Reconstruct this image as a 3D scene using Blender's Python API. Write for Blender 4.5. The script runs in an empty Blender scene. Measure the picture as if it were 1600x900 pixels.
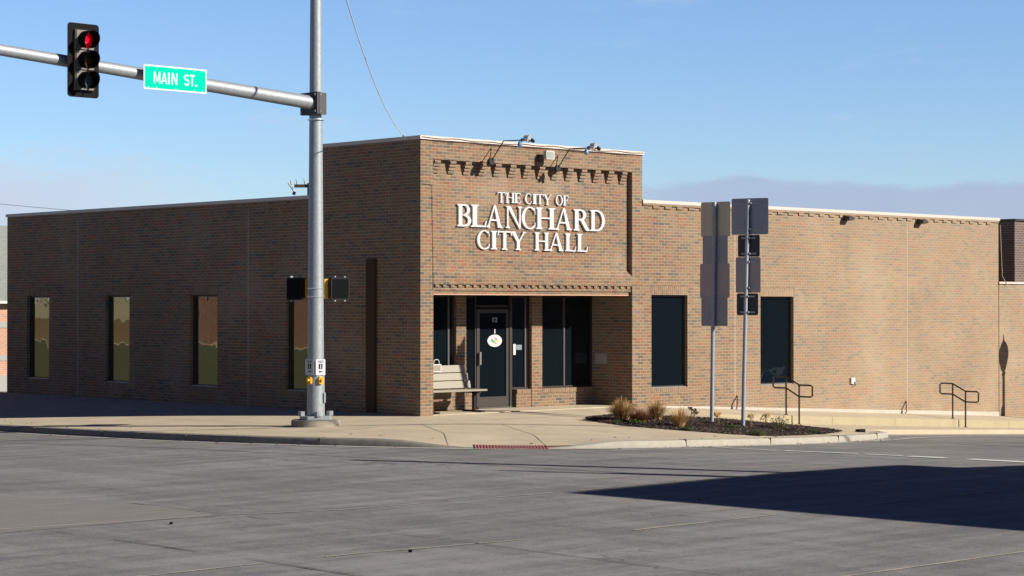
import bpy, math, random
from mathutils import Vector, Matrix
random.seed(7)
sc = bpy.context.scene
COL = sc.collection
# ------------------------------------------------------------------ camera
A = math.radians(46.6)
FW = Vector((math.cos(A), math.sin(A), 0)); RT = Vector((FW.y, -FW.x, 0))
CAM = -42.9 * FW + 1.88 * RT; CAM.z = 2.24
cd = bpy.data.cameras.new('camera'); cam = bpy.data.objects.new('camera', cd); COL.objects.link(cam)
cam.location = CAM
cam.rotation_euler = (math.radians(90) + math.atan(30 / 3263), 0, A - math.radians(90))
cd.sensor_width = 36; cd.lens = 36 * 3263 / 1600; cd.clip_start = .1; cd.clip_end = 3000
sc.camera = cam
# ------------------------------------------------------------------ sky, sun, exposure
SUNV = Vector((.5, -1, .59)).normalized()
EL = math.asin(SUNV.z); AZ = math.atan2(SUNV.x, SUNV.y)
SKY_STRENGTH = .0525; SUN_STRENGTH = 5.0
w = bpy.data.worlds.new('World'); sc.world = w; w.use_nodes = True
nt = w.node_tree; nt.nodes.clear()
def N(t, k, **kw):
    n = t.nodes.new(k)
    for a, b in kw.items():
        if hasattr(n, a): setattr(n, a, b)
    return n
def mathn(t, op, a, b=None, c=None, clamp=False):
    n = t.nodes.new('ShaderNodeMath'); n.operation = op; n.use_clamp = clamp
    for i, v in enumerate((a, b, c)):
        if v is None: continue
        if isinstance(v, (int, float)): n.inputs[i].default_value = v
        else: t.links.new(v, n.inputs[i])
    return n.outputs[0]
def mixc(t, f, a, b, mode='MIX'):
    n = t.nodes.new('ShaderNodeMix'); n.data_type = 'RGBA'; n.blend_type = mode
    for i, v in ((0, f), (6, a), (7, b)):
        if isinstance(v, (int, float)): n.inputs[i].default_value = v
        elif isinstance(v, tuple): n.inputs[i].default_value = (*v, 1)
        else: t.links.new(v, n.inputs[i])
    return n.outputs[2]
def noise(t, src, scale, det=6, mapping=None, rot=None, rough=.6):
    n = N(t, 'ShaderNodeTexNoise'); n.inputs['Scale'].default_value = scale; n.inputs['Detail'].default_value = det; n.inputs['Roughness'].default_value = rough
    if mapping:
        mp = N(t, 'ShaderNodeMapping'); mp.inputs[3].default_value = mapping
        if rot: mp.inputs[2].default_value = rot
        t.links.new(src, mp.inputs[0]); src = mp.outputs[0]
    t.links.new(src, n.inputs[0]); return n.outputs[0]
def smooth(t, v, a, b):
    n = t.nodes.new('ShaderNodeMapRange'); n.interpolation_type = 'SMOOTHSTEP'
    t.links.new(v, n.inputs[0]); n.inputs[1].default_value = a; n.inputs[2].default_value = b
    return n.outputs[0]
sky = N(nt, 'ShaderNodeTexSky'); sky.sky_type = 'NISHITA'; sky.sun_disc = False
sky.sun_elevation = EL; sky.sun_rotation = AZ
sky.altitude = 300; sky.air_density = 1.0; sky.dust_density = .3; sky.ozone_density = 2.5
tcw = N(nt, 'ShaderNodeTexCoord'); sepw = N(nt, 'ShaderNodeSeparateXYZ'); nt.links.new(tcw.outputs['Generated'], sepw.inputs[0])
el = sepw.outputs[2]
azr = mathn(nt, 'ARCTAN2', sepw.outputs[0], sepw.outputs[1])          # 0 = +Y, positive to +X
mapw = N(nt, 'ShaderNodeMapping'); nt.links.new(tcw.outputs['Generated'], mapw.inputs[0]); mapw.inputs[3].default_value = (9, 9, 40)
nz = N(nt, 'ShaderNodeTexNoise'); nt.links.new(mapw.outputs[0], nz.inputs[0]); nz.inputs['Scale'].default_value = 1.3; nz.inputs['Detail'].default_value = 8; nz.inputs['Roughness'].default_value = .6
nz2 = N(nt, 'ShaderNodeTexNoise'); mapw2 = N(nt, 'ShaderNodeMapping'); nt.links.new(tcw.outputs['Generated'], mapw2.inputs[0]); mapw2.inputs[3].default_value = (14, 14, 60)
mapw2.inputs[2].default_value = (.2, .1, 0)
nt.links.new(mapw2.outputs[0], nz2.inputs[0]); nz2.inputs['Scale'].default_value = 1.; nz2.inputs['Detail'].default_value = 10; nz2.inputs['Roughness'].default_value = .65
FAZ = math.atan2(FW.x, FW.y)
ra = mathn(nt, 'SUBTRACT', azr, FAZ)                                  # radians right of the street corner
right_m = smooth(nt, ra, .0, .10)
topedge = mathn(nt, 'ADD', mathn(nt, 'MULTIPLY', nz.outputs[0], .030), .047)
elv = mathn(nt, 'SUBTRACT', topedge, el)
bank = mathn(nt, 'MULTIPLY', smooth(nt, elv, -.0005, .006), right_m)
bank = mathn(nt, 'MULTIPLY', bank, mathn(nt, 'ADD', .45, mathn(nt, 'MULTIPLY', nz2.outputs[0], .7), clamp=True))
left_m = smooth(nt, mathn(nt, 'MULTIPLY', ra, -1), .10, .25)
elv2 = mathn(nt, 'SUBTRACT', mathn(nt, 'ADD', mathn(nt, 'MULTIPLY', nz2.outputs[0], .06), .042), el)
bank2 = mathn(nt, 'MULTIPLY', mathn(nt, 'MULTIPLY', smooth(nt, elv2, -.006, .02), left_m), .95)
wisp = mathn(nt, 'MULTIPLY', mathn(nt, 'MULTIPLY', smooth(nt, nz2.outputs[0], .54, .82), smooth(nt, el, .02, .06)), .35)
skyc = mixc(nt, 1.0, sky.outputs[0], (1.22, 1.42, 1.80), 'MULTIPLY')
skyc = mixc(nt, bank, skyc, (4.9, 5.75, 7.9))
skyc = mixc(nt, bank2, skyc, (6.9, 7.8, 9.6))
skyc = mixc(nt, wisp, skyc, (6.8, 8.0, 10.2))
deep = mathn(nt, 'SUBTRACT', 1., mathn(nt, 'MULTIPLY', smooth(nt, el, .15, .36), .88))   # high sky dimmed and blued above the view to darken shaded surfaces
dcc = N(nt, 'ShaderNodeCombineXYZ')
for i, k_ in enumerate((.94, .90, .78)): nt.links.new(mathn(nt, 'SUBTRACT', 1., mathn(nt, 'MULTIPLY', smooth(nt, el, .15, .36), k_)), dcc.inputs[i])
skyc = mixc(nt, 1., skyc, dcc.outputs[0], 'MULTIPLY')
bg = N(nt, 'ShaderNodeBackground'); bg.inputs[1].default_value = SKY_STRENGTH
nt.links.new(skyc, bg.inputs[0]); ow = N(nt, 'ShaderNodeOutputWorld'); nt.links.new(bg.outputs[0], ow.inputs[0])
sd = bpy.data.lights.new('sun', 'SUN'); sd.energy = SUN_STRENGTH; sd.angle = math.radians(.5); sd.color = (1, .93, .82)
sun = bpy.data.objects.new('sun', sd); COL.objects.link(sun); sun.rotation_euler = SUNV.to_track_quat('Z', 'Y').to_euler(); sun.location = (0, 0, 30)
sc.view_settings.view_transform = 'Standard'; sc.view_settings.look = 'None'
sc.view_settings.exposure = .7; sc.view_settings.gamma = 1; sc.view_settings.use_curve_mapping = False

# ------------------------------------------------------------------ mesh helpers
class MB:
    def __init__(s): s.v = []; s.f = []
    def poly(s, pts):
        n = len(s.v); s.v += [tuple(p) for p in pts]; s.f.append(tuple(range(n, n + len(pts)))); return s
    def box(s, x0, y0, z0, x1, y1, z1):
        n = len(s.v)
        s.v += [(x0,y0,z0),(x1,y0,z0),(x1,y1,z0),(x0,y1,z0),(x0,y0,z1),(x1,y0,z1),(x1,y1,z1),(x0,y1,z1)]
        s.f += [tuple(n+i for i in q) for q in ((3,2,1,0),(4,5,6,7),(0,1,5,4),(1,2,6,5),(2,3,7,6),(3,0,4,7))]; return s
    def obox(s, c, ax, ay, az):                       # centre and three half vectors
        c = Vector(c); n = len(s.v)
        for k in (-1, 1):
            for i, j in ((-1,-1),(1,-1),(1,1),(-1,1)): s.v.append(tuple(c + Vector(ax)*i + Vector(ay)*j + Vector(az)*k))
        s.f += [tuple(n+i for i in q) for q in ((3,2,1,0),(4,5,6,7),(0,1,5,4),(1,2,6,5),(2,3,7,6),(3,0,4,7))]; return s
    def tube(s, pts, r, seg=10, cap=True):
        pts = [Vector(p) for p in pts]; rs = r if isinstance(r, (list, tuple)) else [r]*len(pts)
        n0 = len(s.v); up = None
        for i, p in enumerate(pts):
            d = (pts[min(i+1, len(pts)-1)] - pts[max(i-1, 0)]).normalized()
            if up is None: up = Vector((0,0,1)) if abs(d.z) < .9 else Vector((1,0,0))
            a = d.cross(up).normalized(); b = a.cross(d).normalized(); up = b
            for k in range(seg):
                t = 2*math.pi*k/seg; s.v.append(tuple(p + a*math.cos(t)*rs[i] + b*math.sin(t)*rs[i]))
        for i in range(len(pts)-1):
            for k in range(seg):
                k2 = (k+1) % seg; s.f.append((n0+i*seg+k, n0+i*seg+k2, n0+(i+1)*seg+k2, n0+(i+1)*seg+k))
        if cap:
            s.f.append(tuple(n0+k for k in range(seg))[::-1]); s.f.append(tuple(n0+(len(pts)-1)*seg+k for k in range(seg)))
        return s
    def lathe(s, prof, seg=24, c=(0,0,0)):            # (r, z) rings about the z axis
        n0 = len(s.v)
        for r, z in prof:
            for k in range(seg):
                t = 2*math.pi*k/seg; s.v.append((c[0]+r*math.cos(t), c[1]+r*math.sin(t), c[2]+z))
        for i in range(len(prof)-1):
            for k in range(seg):
                k2 = (k+1) % seg; s.f.append((n0+i*seg+k, n0+i*seg+k2, n0+(i+1)*seg+k2, n0+(i+1)*seg+k))
        s.f.append(tuple(n0+k for k in range(seg))[::-1]); s.f.append(tuple(n0+(len(prof)-1)*seg+k for k in range(seg)))
        return s
    def prism(s, pts, o, u, v, d):                    # 2d outline in plane (o,u,v), thickness vector d
        o = Vector(o); u = Vector(u); v = Vector(v); d = Vector(d); n = len(s.v); m = len(pts)
        ar = sum(pts[i][0]*pts[(i+1) % m][1]-pts[(i+1) % m][0]*pts[i][1] for i in range(m))
        if (ar > 0) == (u.cross(v).dot(d) > 0): pts = pts[::-1]
        for k in (0, 1):
            for a, b in pts: s.v.append(tuple(o + u*a + v*b + d*k))
        s.f.append(tuple(range(n, n+m))); s.f.append(tuple(range(n+2*m-1, n+m-1, -1)))
        for i in range(m):
            j = (i+1) % m; s.f.append((n+i, n+m+i, n+m+j, n+j))
        return s
def rrect(w, h, r, n=5, cx=0, cy=0):
    out = []
    for k, (sx, sy) in enumerate(((1,-1),(1,1),(-1,1),(-1,-1))):
        for i in range(n+1):
            a = math.radians(-90 + 90*k + 90*i/n)
            out.append((cx + sx*(w/2-r) + r*math.cos(a), cy + sy*(h/2-r) + r*math.sin(a)))
    return out
def band(cx, cy, rx, ry, T, tt, a0, a1, n=18):
    o = []; i = []
    for k in range(n+1):
        a = math.radians(a0+(a1-a0)*k/n); o.append((cx+rx*math.cos(a), cy+ry*math.sin(a))); i.append((cx+(rx-T)*math.cos(a), cy+(ry-tt)*math.sin(a)))
    return [[o[k], o[k+1], i[k+1], i[k]] for k in range(n)], o+i[::-1]
def tag(o, label=None, cat=None, group=None, kind=None):
    if label: o['label'] = label
    if cat: o['category'] = cat
    if group: o['group'] = group
    if kind: o['kind'] = kind
    return o
def thing(name, loc, label, cat, group=None, rz=0):
    o = bpy.data.objects.new(name, None); o.empty_display_size = .2; COL.objects.link(o)
    o.location = loc; o.rotation_euler = (0, 0, rz); return tag(o, label, cat, group)
def wloc(o):
    v = Vector(o.location)
    while o.parent: o = o.parent; v = v + Vector(o.location)
    return v
def obj(name, mb, mat, parent=None, smooth_=False, local=False, bevel=0, origin=None):
    me = bpy.data.meshes.new(name)
    off = Vector((0,0,0))
    if parent is not None and not local: off = wloc(parent)
    if parent is None and origin is not None: off = Vector(origin)
    me.from_pydata([(a-off.x, b-off.y, c-off.z) for a, b, c in mb.v], [], mb.f)
    me.materials.append(mat); me.update()
    if smooth_:
        me.polygons.foreach_set('use_smooth', [True]*len(me.polygons))
        try: me.set_sharp_from_angle(angle=math.radians(40))
        except Exception: pass
    o = bpy.data.objects.new(name, me); COL.objects.link(o)
    if parent is not None: o.parent = parent
    elif origin is not None: o.location = origin
    if bevel:
        b = o.modifiers.new('bevel', 'BEVEL'); b.width = bevel; b.segments = 2; b.limit_method = 'ANGLE'
    return o
def struct(name, mb, mat, **k): return tag(obj(name, mb, mat, **k), kind='structure')
def copy_tree(o, parent=None):
    c = o.copy(); COL.objects.link(c)
    if parent is not None: c.parent = parent
    for ch in list(o.children): copy_tree(ch, c)
    return c

# ------------------------------------------------------------------ materials
ALB = .65      # the exposure is set half a stop up, so painted and mineral surfaces are that much darker
def mat(name, col=(.5,.5,.5), rough=.7, metal=0., var=0., vscale=8., bump=0., bscale=60., spec=.5, emit=None, estr=1., streak=None):
    if metal < .3: col = tuple(q*ALB for q in col)
    m = bpy.data.materials.new(name); m.use_nodes = True; t = m.node_tree; b = t.nodes['Principled BSDF']
    b.inputs['Roughness'].default_value = rough; b.inputs['Metallic'].default_value = metal
    b.inputs['Specular IOR Level'].default_value = spec; b.inputs['Base Color'].default_value = (*col, 1)
    g = N(t, 'ShaderNodeNewGeometry')
    if var:
        n = N(t, 'ShaderNodeTexNoise'); n.inputs['Scale'].default_value = vscale; n.inputs['Detail'].default_value = 6; n.inputs['Roughness'].default_value = .65
        src = g.outputs['Position']
        if streak:
            mp = N(t, 'ShaderNodeMapping'); mp.inputs[3].default_value = streak; t.links.new(src, mp.inputs[0]); src = mp.outputs[0]
        t.links.new(src, n.inputs[0])
        f = mathn(t, 'ADD', mathn(t, 'MULTIPLY', mathn(t, 'SUBTRACT', n.outputs[0], .5), var*2.6), 1.)
        cc = N(t, 'ShaderNodeCombineXYZ')
        for i in range(3): t.links.new(f, cc.inputs[i])
        t.links.new(mixc(t, 1., tuple(col), cc.outputs[0], 'MULTIPLY'), b.inputs['Base Color'])
    if bump:
        n = N(t, 'ShaderNodeTexNoise'); n.inputs['Scale'].default_value = bscale; n.inputs['Detail'].default_value = 4; t.links.new(g.outputs['Position'], n.inputs[0])
        bp = N(t, 'ShaderNodeBump'); bp.inputs['Strength'].default_value = bump; bp.inputs['Distance'].default_value = .02
        t.links.new(n.outputs[0], bp.inputs['Height']); t.links.new(bp.outputs[0], b.inputs['Normal'])
    if emit:
        b.inputs['Emission Color'].default_value = (*emit, 1); b.inputs['Emission Strength'].default_value = estr
    return m
def brick_mat(name, cols, mortar=(.50,.45,.37), soldier=False, course=.0677, length=.2032, joint=.0095, tone=1., bleach=False):
    m = bpy.data.materials.new(name); m.use_nodes = True; t = m.node_tree; b = t.nodes['Principled BSDF']
    b.inputs['Roughness'].default_value = .88; b.inputs['Specular IOR Level'].default_value = .25
    g = N(t, 'ShaderNodeNewGeometry'); P = N(t, 'ShaderNodeSeparateXYZ'); t.links.new(g.outputs['Position'], P.inputs[0])
    Nn = N(t, 'ShaderNodeSeparateXYZ'); t.links.new(g.outputs['True Normal'], Nn.inputs[0])
    fx = mathn(t, 'GREATER_THAN', mathn(t, 'ABSOLUTE', Nn.outputs[0]), .5)
    u = mathn(t, 'ADD', mathn(t, 'MULTIPLY', P.outputs[0], mathn(t, 'SUBTRACT', 1., fx)), mathn(t, 'MULTIPLY', mathn(t, 'ADD', P.outputs[1], .0), fx))
    z = mathn(t, 'ADD', P.outputs[2], .008)
    fz = mathn(t, 'GREATER_THAN', mathn(t, 'ABSOLUTE', Nn.outputs[2]), .7)
    z = mathn(t, 'ADD', mathn(t, 'MULTIPLY', z, mathn(t, 'SUBTRACT', 1., fz)), mathn(t, 'MULTIPLY', P.outputs[1], fz))
    if soldier:
        row = mathn(t, 'FLOOR', mathn(t, 'DIVIDE', z, length)); cu = mathn(t, 'DIVIDE', u, course)
        colf = mathn(t, 'FLOOR', cu); fu = mathn(t, 'FRACT', cu); dz = None
        edge = mathn(t, 'MINIMUM', fu, mathn(t, 'SUBTRACT', 1., fu)); edge = mathn(t, 'MULTIPLY', edge, course)
    else:
        cz = mathn(t, 'DIVIDE', z, course); row = mathn(t, 'FLOOR', cz); fzr = mathn(t, 'FRACT', cz)
        par = mathn(t, 'MULTIPLY', mathn(t, 'FRACT', mathn(t, 'MULTIPLY', row, .5)), 1.)
        cu = mathn(t, 'ADD', mathn(t, 'DIVIDE', u, length), par)
        colf = mathn(t, 'FLOOR', cu); fu = mathn(t, 'FRACT', cu)
        e1 = mathn(t, 'MULTIPLY', mathn(t, 'MINIMUM', fu, mathn(t, 'SUBTRACT', 1., fu)), length)
        e2 = mathn(t, 'MULTIPLY', mathn(t, 'MINIMUM', fzr, mathn(t, 'SUBTRACT', 1., fzr)), course)
        edge = mathn(t, 'MINIMUM', e1, e2)
    n3 = N(t, 'ShaderNodeTexNoise'); n3.inputs['Scale'].default_value = 45; n3.inputs['Detail'].default_value = 3; t.links.new(g.outputs['Position'], n3.inputs[0])
    edge2 = mathn(t, 'ADD', edge, mathn(t, 'MULTIPLY', mathn(t, 'SUBTRACT', n3.outputs[0], .5), .004))
    mask = smooth(t, edge2, joint*.5-.0015, joint*.5+.0015)
    cv = N(t, 'ShaderNodeCombineXYZ'); t.links.new(colf, cv.inputs[0]); t.links.new(row, cv.inputs[1]); t.links.new(fx, cv.inputs[2])
    wn = N(t, 'ShaderNodeTexWhiteNoise'); wn.noise_dimensions = '3D'; t.links.new(cv.outputs[0], wn.inputs[0])
    # batches of bricks drift in colour over the wall
    nb = N(t, 'ShaderNodeTexNoise'); nb.inputs['Scale'].default_value = .8; nb.inputs['Detail'].default_value = 3
    mp = N(t, 'ShaderNodeMapping'); mp.inputs[3].default_value = (1, 1, 3.2); t.links.new(g.outputs['Position'], mp.inputs[0]); t.links.new(mp.outputs[0], nb.inputs[0])
    fac = mathn(t, 'ADD', mathn(t, 'MULTIPLY', wn.outputs[0], .92), mathn(t, 'MULTIPLY', mathn(t, 'SUBTRACT', nb.outputs[0], .45), .75), clamp=True)
    cr = N(t, 'ShaderNodeValToRGB'); cr.color_ramp.interpolation = 'LINEAR'; e = cr.color_ramp.elements
    while len(e) > 1: e.remove(e[-1])
    for i, c in enumerate(cols):
        p = i/(len(cols)-1)
        if i == 0: e[0].position = 0; e[0].color = (*[q*tone for q in c], 1)
        else: x = e.new(p); x.color = (*[q*tone for q in c], 1)
    t.links.new(fac, cr.inputs[0])
    n4 = N(t, 'ShaderNodeTexNoise'); n4.inputs['Scale'].default_value = 30; n4.inputs['Detail'].default_value = 5; t.links.new(g.outputs['Position'], n4.inputs[0])
    f4 = mathn(t, 'ADD', .72, mathn(t, 'MULTIPLY', n4.outputs[0], .56)); c4 = N(t, 'ShaderNodeCombineXYZ')
    for i in range(3): t.links.new(f4, c4.inputs[i])
    bc = mixc(t, 1., cr.outputs[0], c4.outputs[0], 'MULTIPLY')
    base = mixc(t, mask, tuple(mortar), bc)
    # weathering: pale efflorescence and soft grime
    n5 = N(t, 'ShaderNodeTexNoise'); n5.inputs['Scale'].default_value = .55; n5.inputs['Detail'].default_value = 6; t.links.new(g.outputs['Position'], n5.inputs[0])
    base = mixc(t, mathn(t, 'MULTIPLY', smooth(t, n5.outputs[0], .50, .75), .16), base, (.44, .39, .31))
    base = mixc(t, mathn(t, 'MULTIPLY', smooth(t, n5.outputs[0], .48, .25), .22), base, (.10, .085, .07))
    # water streaks run down the face, and the long street wing has weathered paler than the entrance block
    ns = noise(t, g.outputs['Position'], 1., 5, (3.2, 3.2, .22))
    base = mixc(t, mathn(t, 'MULTIPLY', smooth(t, ns, .54, .76), .30), base, (.11, .09, .075))
    if bleach:
        bl = mathn(t, 'MULTIPLY', smooth(t, P.outputs[0], 6.0, 15.0), mathn(t, 'ADD', .14, mathn(t, 'MULTIPLY', n5.outputs[0], .34)))
        base = mixc(t, bl, base, (.44, .345, .235))
    t.links.new(base, b.inputs['Base Color'])
    bp = N(t, 'ShaderNodeBump'); bp.inputs['Strength'].default_value = .7; bp.inputs['Distance'].default_value = .006
    hh = mathn(t, 'ADD', mask, mathn(t, 'MULTIPLY', n4.outputs[0], .4)); t.links.new(hh, bp.inputs['Height']); t.links.new(bp.outputs[0], b.inputs['Normal'])
    return m
TAN = [(.145,.135,.12),(.21,.165,.12),(.36,.245,.135),(.20,.165,.13),(.38,.235,.13),(.30,.19,.115),(.38,.24,.14),(.23,.155,.115),(.35,.19,.11),(.40,.18,.10),(.28,.145,.10)]
BRICK = brick_mat('multi_tan_brick', TAN, tone=.57, mortar=(.35,.28,.195), bleach=True)
SOLD = brick_mat('soldier_tan_brick', TAN[2:9], soldier=True, tone=.60, mortar=(.33,.265,.19), bleach=True)
RED = brick_mat('red_brick', [(.20,.075,.045),(.27,.10,.055),(.24,.085,.05),(.31,.12,.07)], mortar=(.36,.32,.28), tone=.75)
ORANGE = brick_mat('orange_brick', [(.52,.27,.17),(.60,.32,.21),(.55,.30,.20),(.48,.26,.18)], mortar=(.5,.45,.4), tone=.75)
DARKB = brick_mat('dark_brown_brick', [(.13,.09,.08),(.17,.10,.08),(.15,.11,.10),(.20,.12,.09)], mortar=(.30,.27,.25), tone=.75)
def glass_mat(name, col, refl, wav, tint):
    m = bpy.data.materials.new(name); m.use_nodes = True; t = m.node_tree; t.nodes.remove(t.nodes['Principled BSDF'])
    out = t.nodes['Material Output']; d = N(t, 'ShaderNodeBsdfDiffuse'); d.inputs[0].default_value = (*col, 1)
    gl = N(t, 'ShaderNodeBsdfGlossy'); gl.inputs[0].default_value = (*tint, 1); gl.inputs['Roughness'].default_value = .015
    g = N(t, 'ShaderNodeNewGeometry'); n = N(t, 'ShaderNodeTexNoise'); n.inputs['Scale'].default_value = 1.5; n.inputs['Detail'].default_value = 1.5; n.inputs['Distortion'].default_value = .4
    mp = N(t, 'ShaderNodeMapping'); mp.inputs[3].default_value = (1, 1, .8); t.links.new(g.outputs['Position'], mp.inputs[0]); t.links.new(mp.outputs[0], n.inputs[0])
    bp = N(t, 'ShaderNodeBump'); bp.inputs['Strength'].default_value = 1.; bp.inputs['Distance'].default_value = wav; t.links.new(n.outputs[0], bp.inputs['Height']); t.links.new(bp.outputs[0], gl.inputs['Normal'])
    fr = N(t, 'ShaderNodeFresnel'); fr.inputs[0].default_value = 1.5
    f = mathn(t, 'ADD', mathn(t, 'MULTIPLY', fr.outputs[0], 1.), refl, clamp=True)
    mx = N(t, 'ShaderNodeMixShader'); t.links.new(f, mx.inputs[0]); t.links.new(d.outputs[0], mx.inputs[1]); t.links.new(gl.outputs[0], mx.inputs[2]); t.links.new(mx.outputs[0], out.inputs[0])
    return m
GLASS_R = glass_mat('bronze_mirror_glass', (.004,.004,.004), .24, .005, (.95,.95,.8))
GLASS_D = glass_mat('dark_tinted_glass', (.004,.007,.010), .02, .006, (.60,.68,.74))
BRONZE = mat('dark_bronze_frame', (.035,.028,.024), .45, .3, var=.15)
DOORF = mat('door_bronze_frame', (.055,.045,.04), .42, .4, var=.1)
ALU = mat('mullion_aluminium', (.11,.10,.095), .4, .5)
COPE = mat('weathered_coping', (.74,.65,.57), .55, .1, var=.14, vscale=3, bump=.1, bscale=12)
TAR = mat('tar_seam', (.12,.07,.05), .8)
GALV = mat('galvanised_steel', (.26,.285,.30), .52, .35, var=.32, vscale=22, bump=.05)
GALV2 = mat('galvanised_post', (.27,.30,.34), .55, .35, var=.15, vscale=18)
CONC = mat('sidewalk_concrete', (.66,.555,.395), .9, var=.24, vscale=1.1, bump=.25, bscale=90)
CONC2 = mat('pale_concrete', (.45,.42,.35), .9, var=.22, vscale=5, bump=.3, bscale=70)
CURBM = mat('curb_concrete', (.27,.25,.21), .92, var=.45, vscale=9, bump=.5, bscale=60)
YELL = mat('tan_concrete_wall', (.52,.44,.28), .9, var=.12, vscale=3, bump=.2)
BLACK = mat('black_enamel', (.012,.012,.013), .4, .1)
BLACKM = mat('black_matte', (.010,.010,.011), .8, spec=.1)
WHITE = mat('white_letter_paint', (.82,.81,.80), .35)
BENCHM = mat('tan_bench_plastic', (.36,.32,.24), .55, var=.1, vscale=20, streak=(1, 1, 8))
JOINT = mat('joint_dark', (.10,.085,.065), .95)
JOINTL = mat('pale_sealant', (.66,.62,.56), .85)

# ------------------------------------------------------------------ ground shape
def sp(x, s=1.): return s*math.log1p(math.exp(max(-30, min(30, x/s)))) if x/s < 30 else x
def sg(x): return 1/(1+math.exp(max(-30, min(30, -x))))
def ss(a, b, x):
    t = max(0, min(1, (x-a)/(b-a))); return t*t*(3-2*t)
def road(X, Y): return -.15-.04*sp(min(X, 90)+3)-.02*sp(min(Y, 24)+3)*sg(-(X+2))
def zb(X): return -.05*sp(min(X, 80)-6.2, .5)
CURVE = [(-6.05,62),(-6.05,40),(-6.05,24),(-6.05,12),(-6.05,6.3),(-6.25,3),(-6.32,0),(-6.2,-1.4),(-6.0,-2.5),(-5.6,-3.8),(-5.1,-4.8),(-4.75,-5.4),(-4.45,-5.85),(-4.1,-6.3),(-3.7,-6.65),(-3.2,-6.95),(-2.75,-7.15),(-2.3,-7.3),(-1.4,-7.42),(-.7,-7.4),(0,-7.3),(1.2,-7.15),(2.5,-6.97),(3.9,-6.7),(5.3,-6.35),(6.6,-5.9),(8.2,-5.25),(9.3,-4.75),(10.1,-4.3),(10.45,-3.85),(10.5,-3.35),(10.3,-2.9)]
def yc(X):
    pts = [p for p in CURVE[16:29]]
    if X <= pts[0][0]: return pts[0][1]
    for (a, b), (c, d) in zip(pts, pts[1:]):
        if X <= c: return b+(d-b)*(X-a)/(c-a)
    return max(-4.3, -4.3+1.5*ss(10.1, 10.9, X))
def ch(X, Y): return .125*ss(.55, 2.3, math.hypot(X+3.75, Y+6.6))
def S(X, Y):
    if X > 0 and Y < 0:
        z0 = zb(X); e = ss(6.5, 10.5, X); y1 = yc(X); top = road(X, y1)+ch(X, y1)*.9
        flat = z0+(top-z0)*min(1, Y/y1)
        if Y > -1.4001: return flat*(1-e)+(z0+.1*Y/1.4)*e
        B = z0-.29; low = B+(top-B)*min(1, (-Y-1.4)/(-y1-1.4))
        return flat*(1-e)+low*e
    ux = max(0, -X)/6.2; uy = max(0, -Y)/7.2
    g = 1-(1-min(1, ux))**1.6; a = sg((Y+1.2)*2); g = g*a+min(1, ux)*(1-a)
    g = (g**3+uy**3)**(1/3)
    return (road(X, Y)+ch(X, Y))*min(1, g)

# ------------------------------------------------------------------ road and ground sheet
ROADM = bpy.data.materials.new('worn_road'); ROADM.use_nodes = True; t = ROADM.node_tree; b = t.nodes['Principled BSDF']
b.inputs['Roughness'].default_value = .86; b.inputs['Specular IOR Level'].default_value = .3
g = N(t, 'ShaderNodeNewGeometry')
pos = g.outputs['Position']
n1 = noise(t, pos, .35, 5); n2 = noise(t, pos, 1., 6, (.35, 2.6, 1), (0, 0, .15)); n2b = noise(t, pos, 1., 6, (2.4, .3, 1), (0, 0, -.05)); n3 = noise(t, pos, 34, 4); n4 = noise(t, pos, 9, 5)
v = mathn(t, 'ADD', mathn(t, 'MULTIPLY', n1, .55), mathn(t, 'MULTIPLY', n2, .9)); v = mathn(t, 'ADD', v, mathn(t, 'MULTIPLY', n2b, .55)); v = mathn(t, 'ADD', v, mathn(t, 'MULTIPLY', n4, .45))
v = smooth(t, v, .95, 1.52)
rc = mixc(t, v, (.108,.109,.112), (.225,.218,.208))
n6 = noise(t, pos, .9, 8, (1, 1, 1), None, .75)
rc = mixc(t, mathn(t, 'MULTIPLY', smooth(t, n6, .56, .70), .26), rc, (.235,.225,.21))             # sand-worn pale blotches
rc = mixc(t, mathn(t, 'MULTIPLY', smooth(t, n6, .46, .30), .34), rc, (.075,.076,.08))             # oil and tyre grime
rc = mixc(t, mathn(t, 'MULTIPLY', smooth(t, n3, .48, .72), .55), rc, (.25,.24,.23))
rc = mixc(t, mathn(t, 'MULTIPLY', smooth(t, n3, .45, .25), .6), rc, (.055,.055,.056))
wv = N(t, 'ShaderNodeTexVoronoi'); wv.feature = 'DISTANCE_TO_EDGE'; wv.inputs['Scale'].default_value = .23
wp = N(t, 'ShaderNodeMixRGB') if False else None
nd = N(t, 'ShaderNodeTexNoise'); nd.inputs['Scale'].default_value = 1.2; t.links.new(pos, nd.inputs[0])
va = N(t, 'ShaderNodeVectorMath'); va.operation = 'ADD'; t.links.new(pos, va.inputs[0])
vm = N(t, 'ShaderNodeVectorMath'); vm.operation = 'SCALE'; vm.inputs[3].default_value = 1.3; t.links.new(nd.outputs['Color'], vm.inputs[0]); t.links.new(vm.outputs[0], va.inputs[1]); t.links.new(va.outputs[0], wv.inputs[0])
crk = mathn(t, 'MULTIPLY', mathn(t, 'LESS_THAN', wv.outputs[0], .0045), smooth(t, n1, .50, .60))
rc = mixc(t, mathn(t, 'MULTIPLY', crk, .45), rc, (.07,.068,.065))
t.links.new(rc, b.inputs['Base Color'])
bp = N(t, 'ShaderNodeBump'); bp.inputs['Strength'].default_value = .35; bp.inputs['Distance'].default_value = .01; t.links.new(n3, bp.inputs['Height']); t.links.new(bp.outputs[0], b.inputs['Normal'])
def axis(lo, mid0, mid1, hi, st):
    a = [lo, lo*.6, lo*.35]; x = mid0
    while x <= mid1: a.append(x); x += st
    return a+[hi*.35, hi*.6, hi]
xs = axis(-600, -60, 100, 900, 1.); ys = axis(-600, -60, 90, 900, 1.)
mb = MB()
for y in ys:
    for x in xs: mb.v.append((x, y, road(x, y)))
nx = len(xs)
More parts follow.
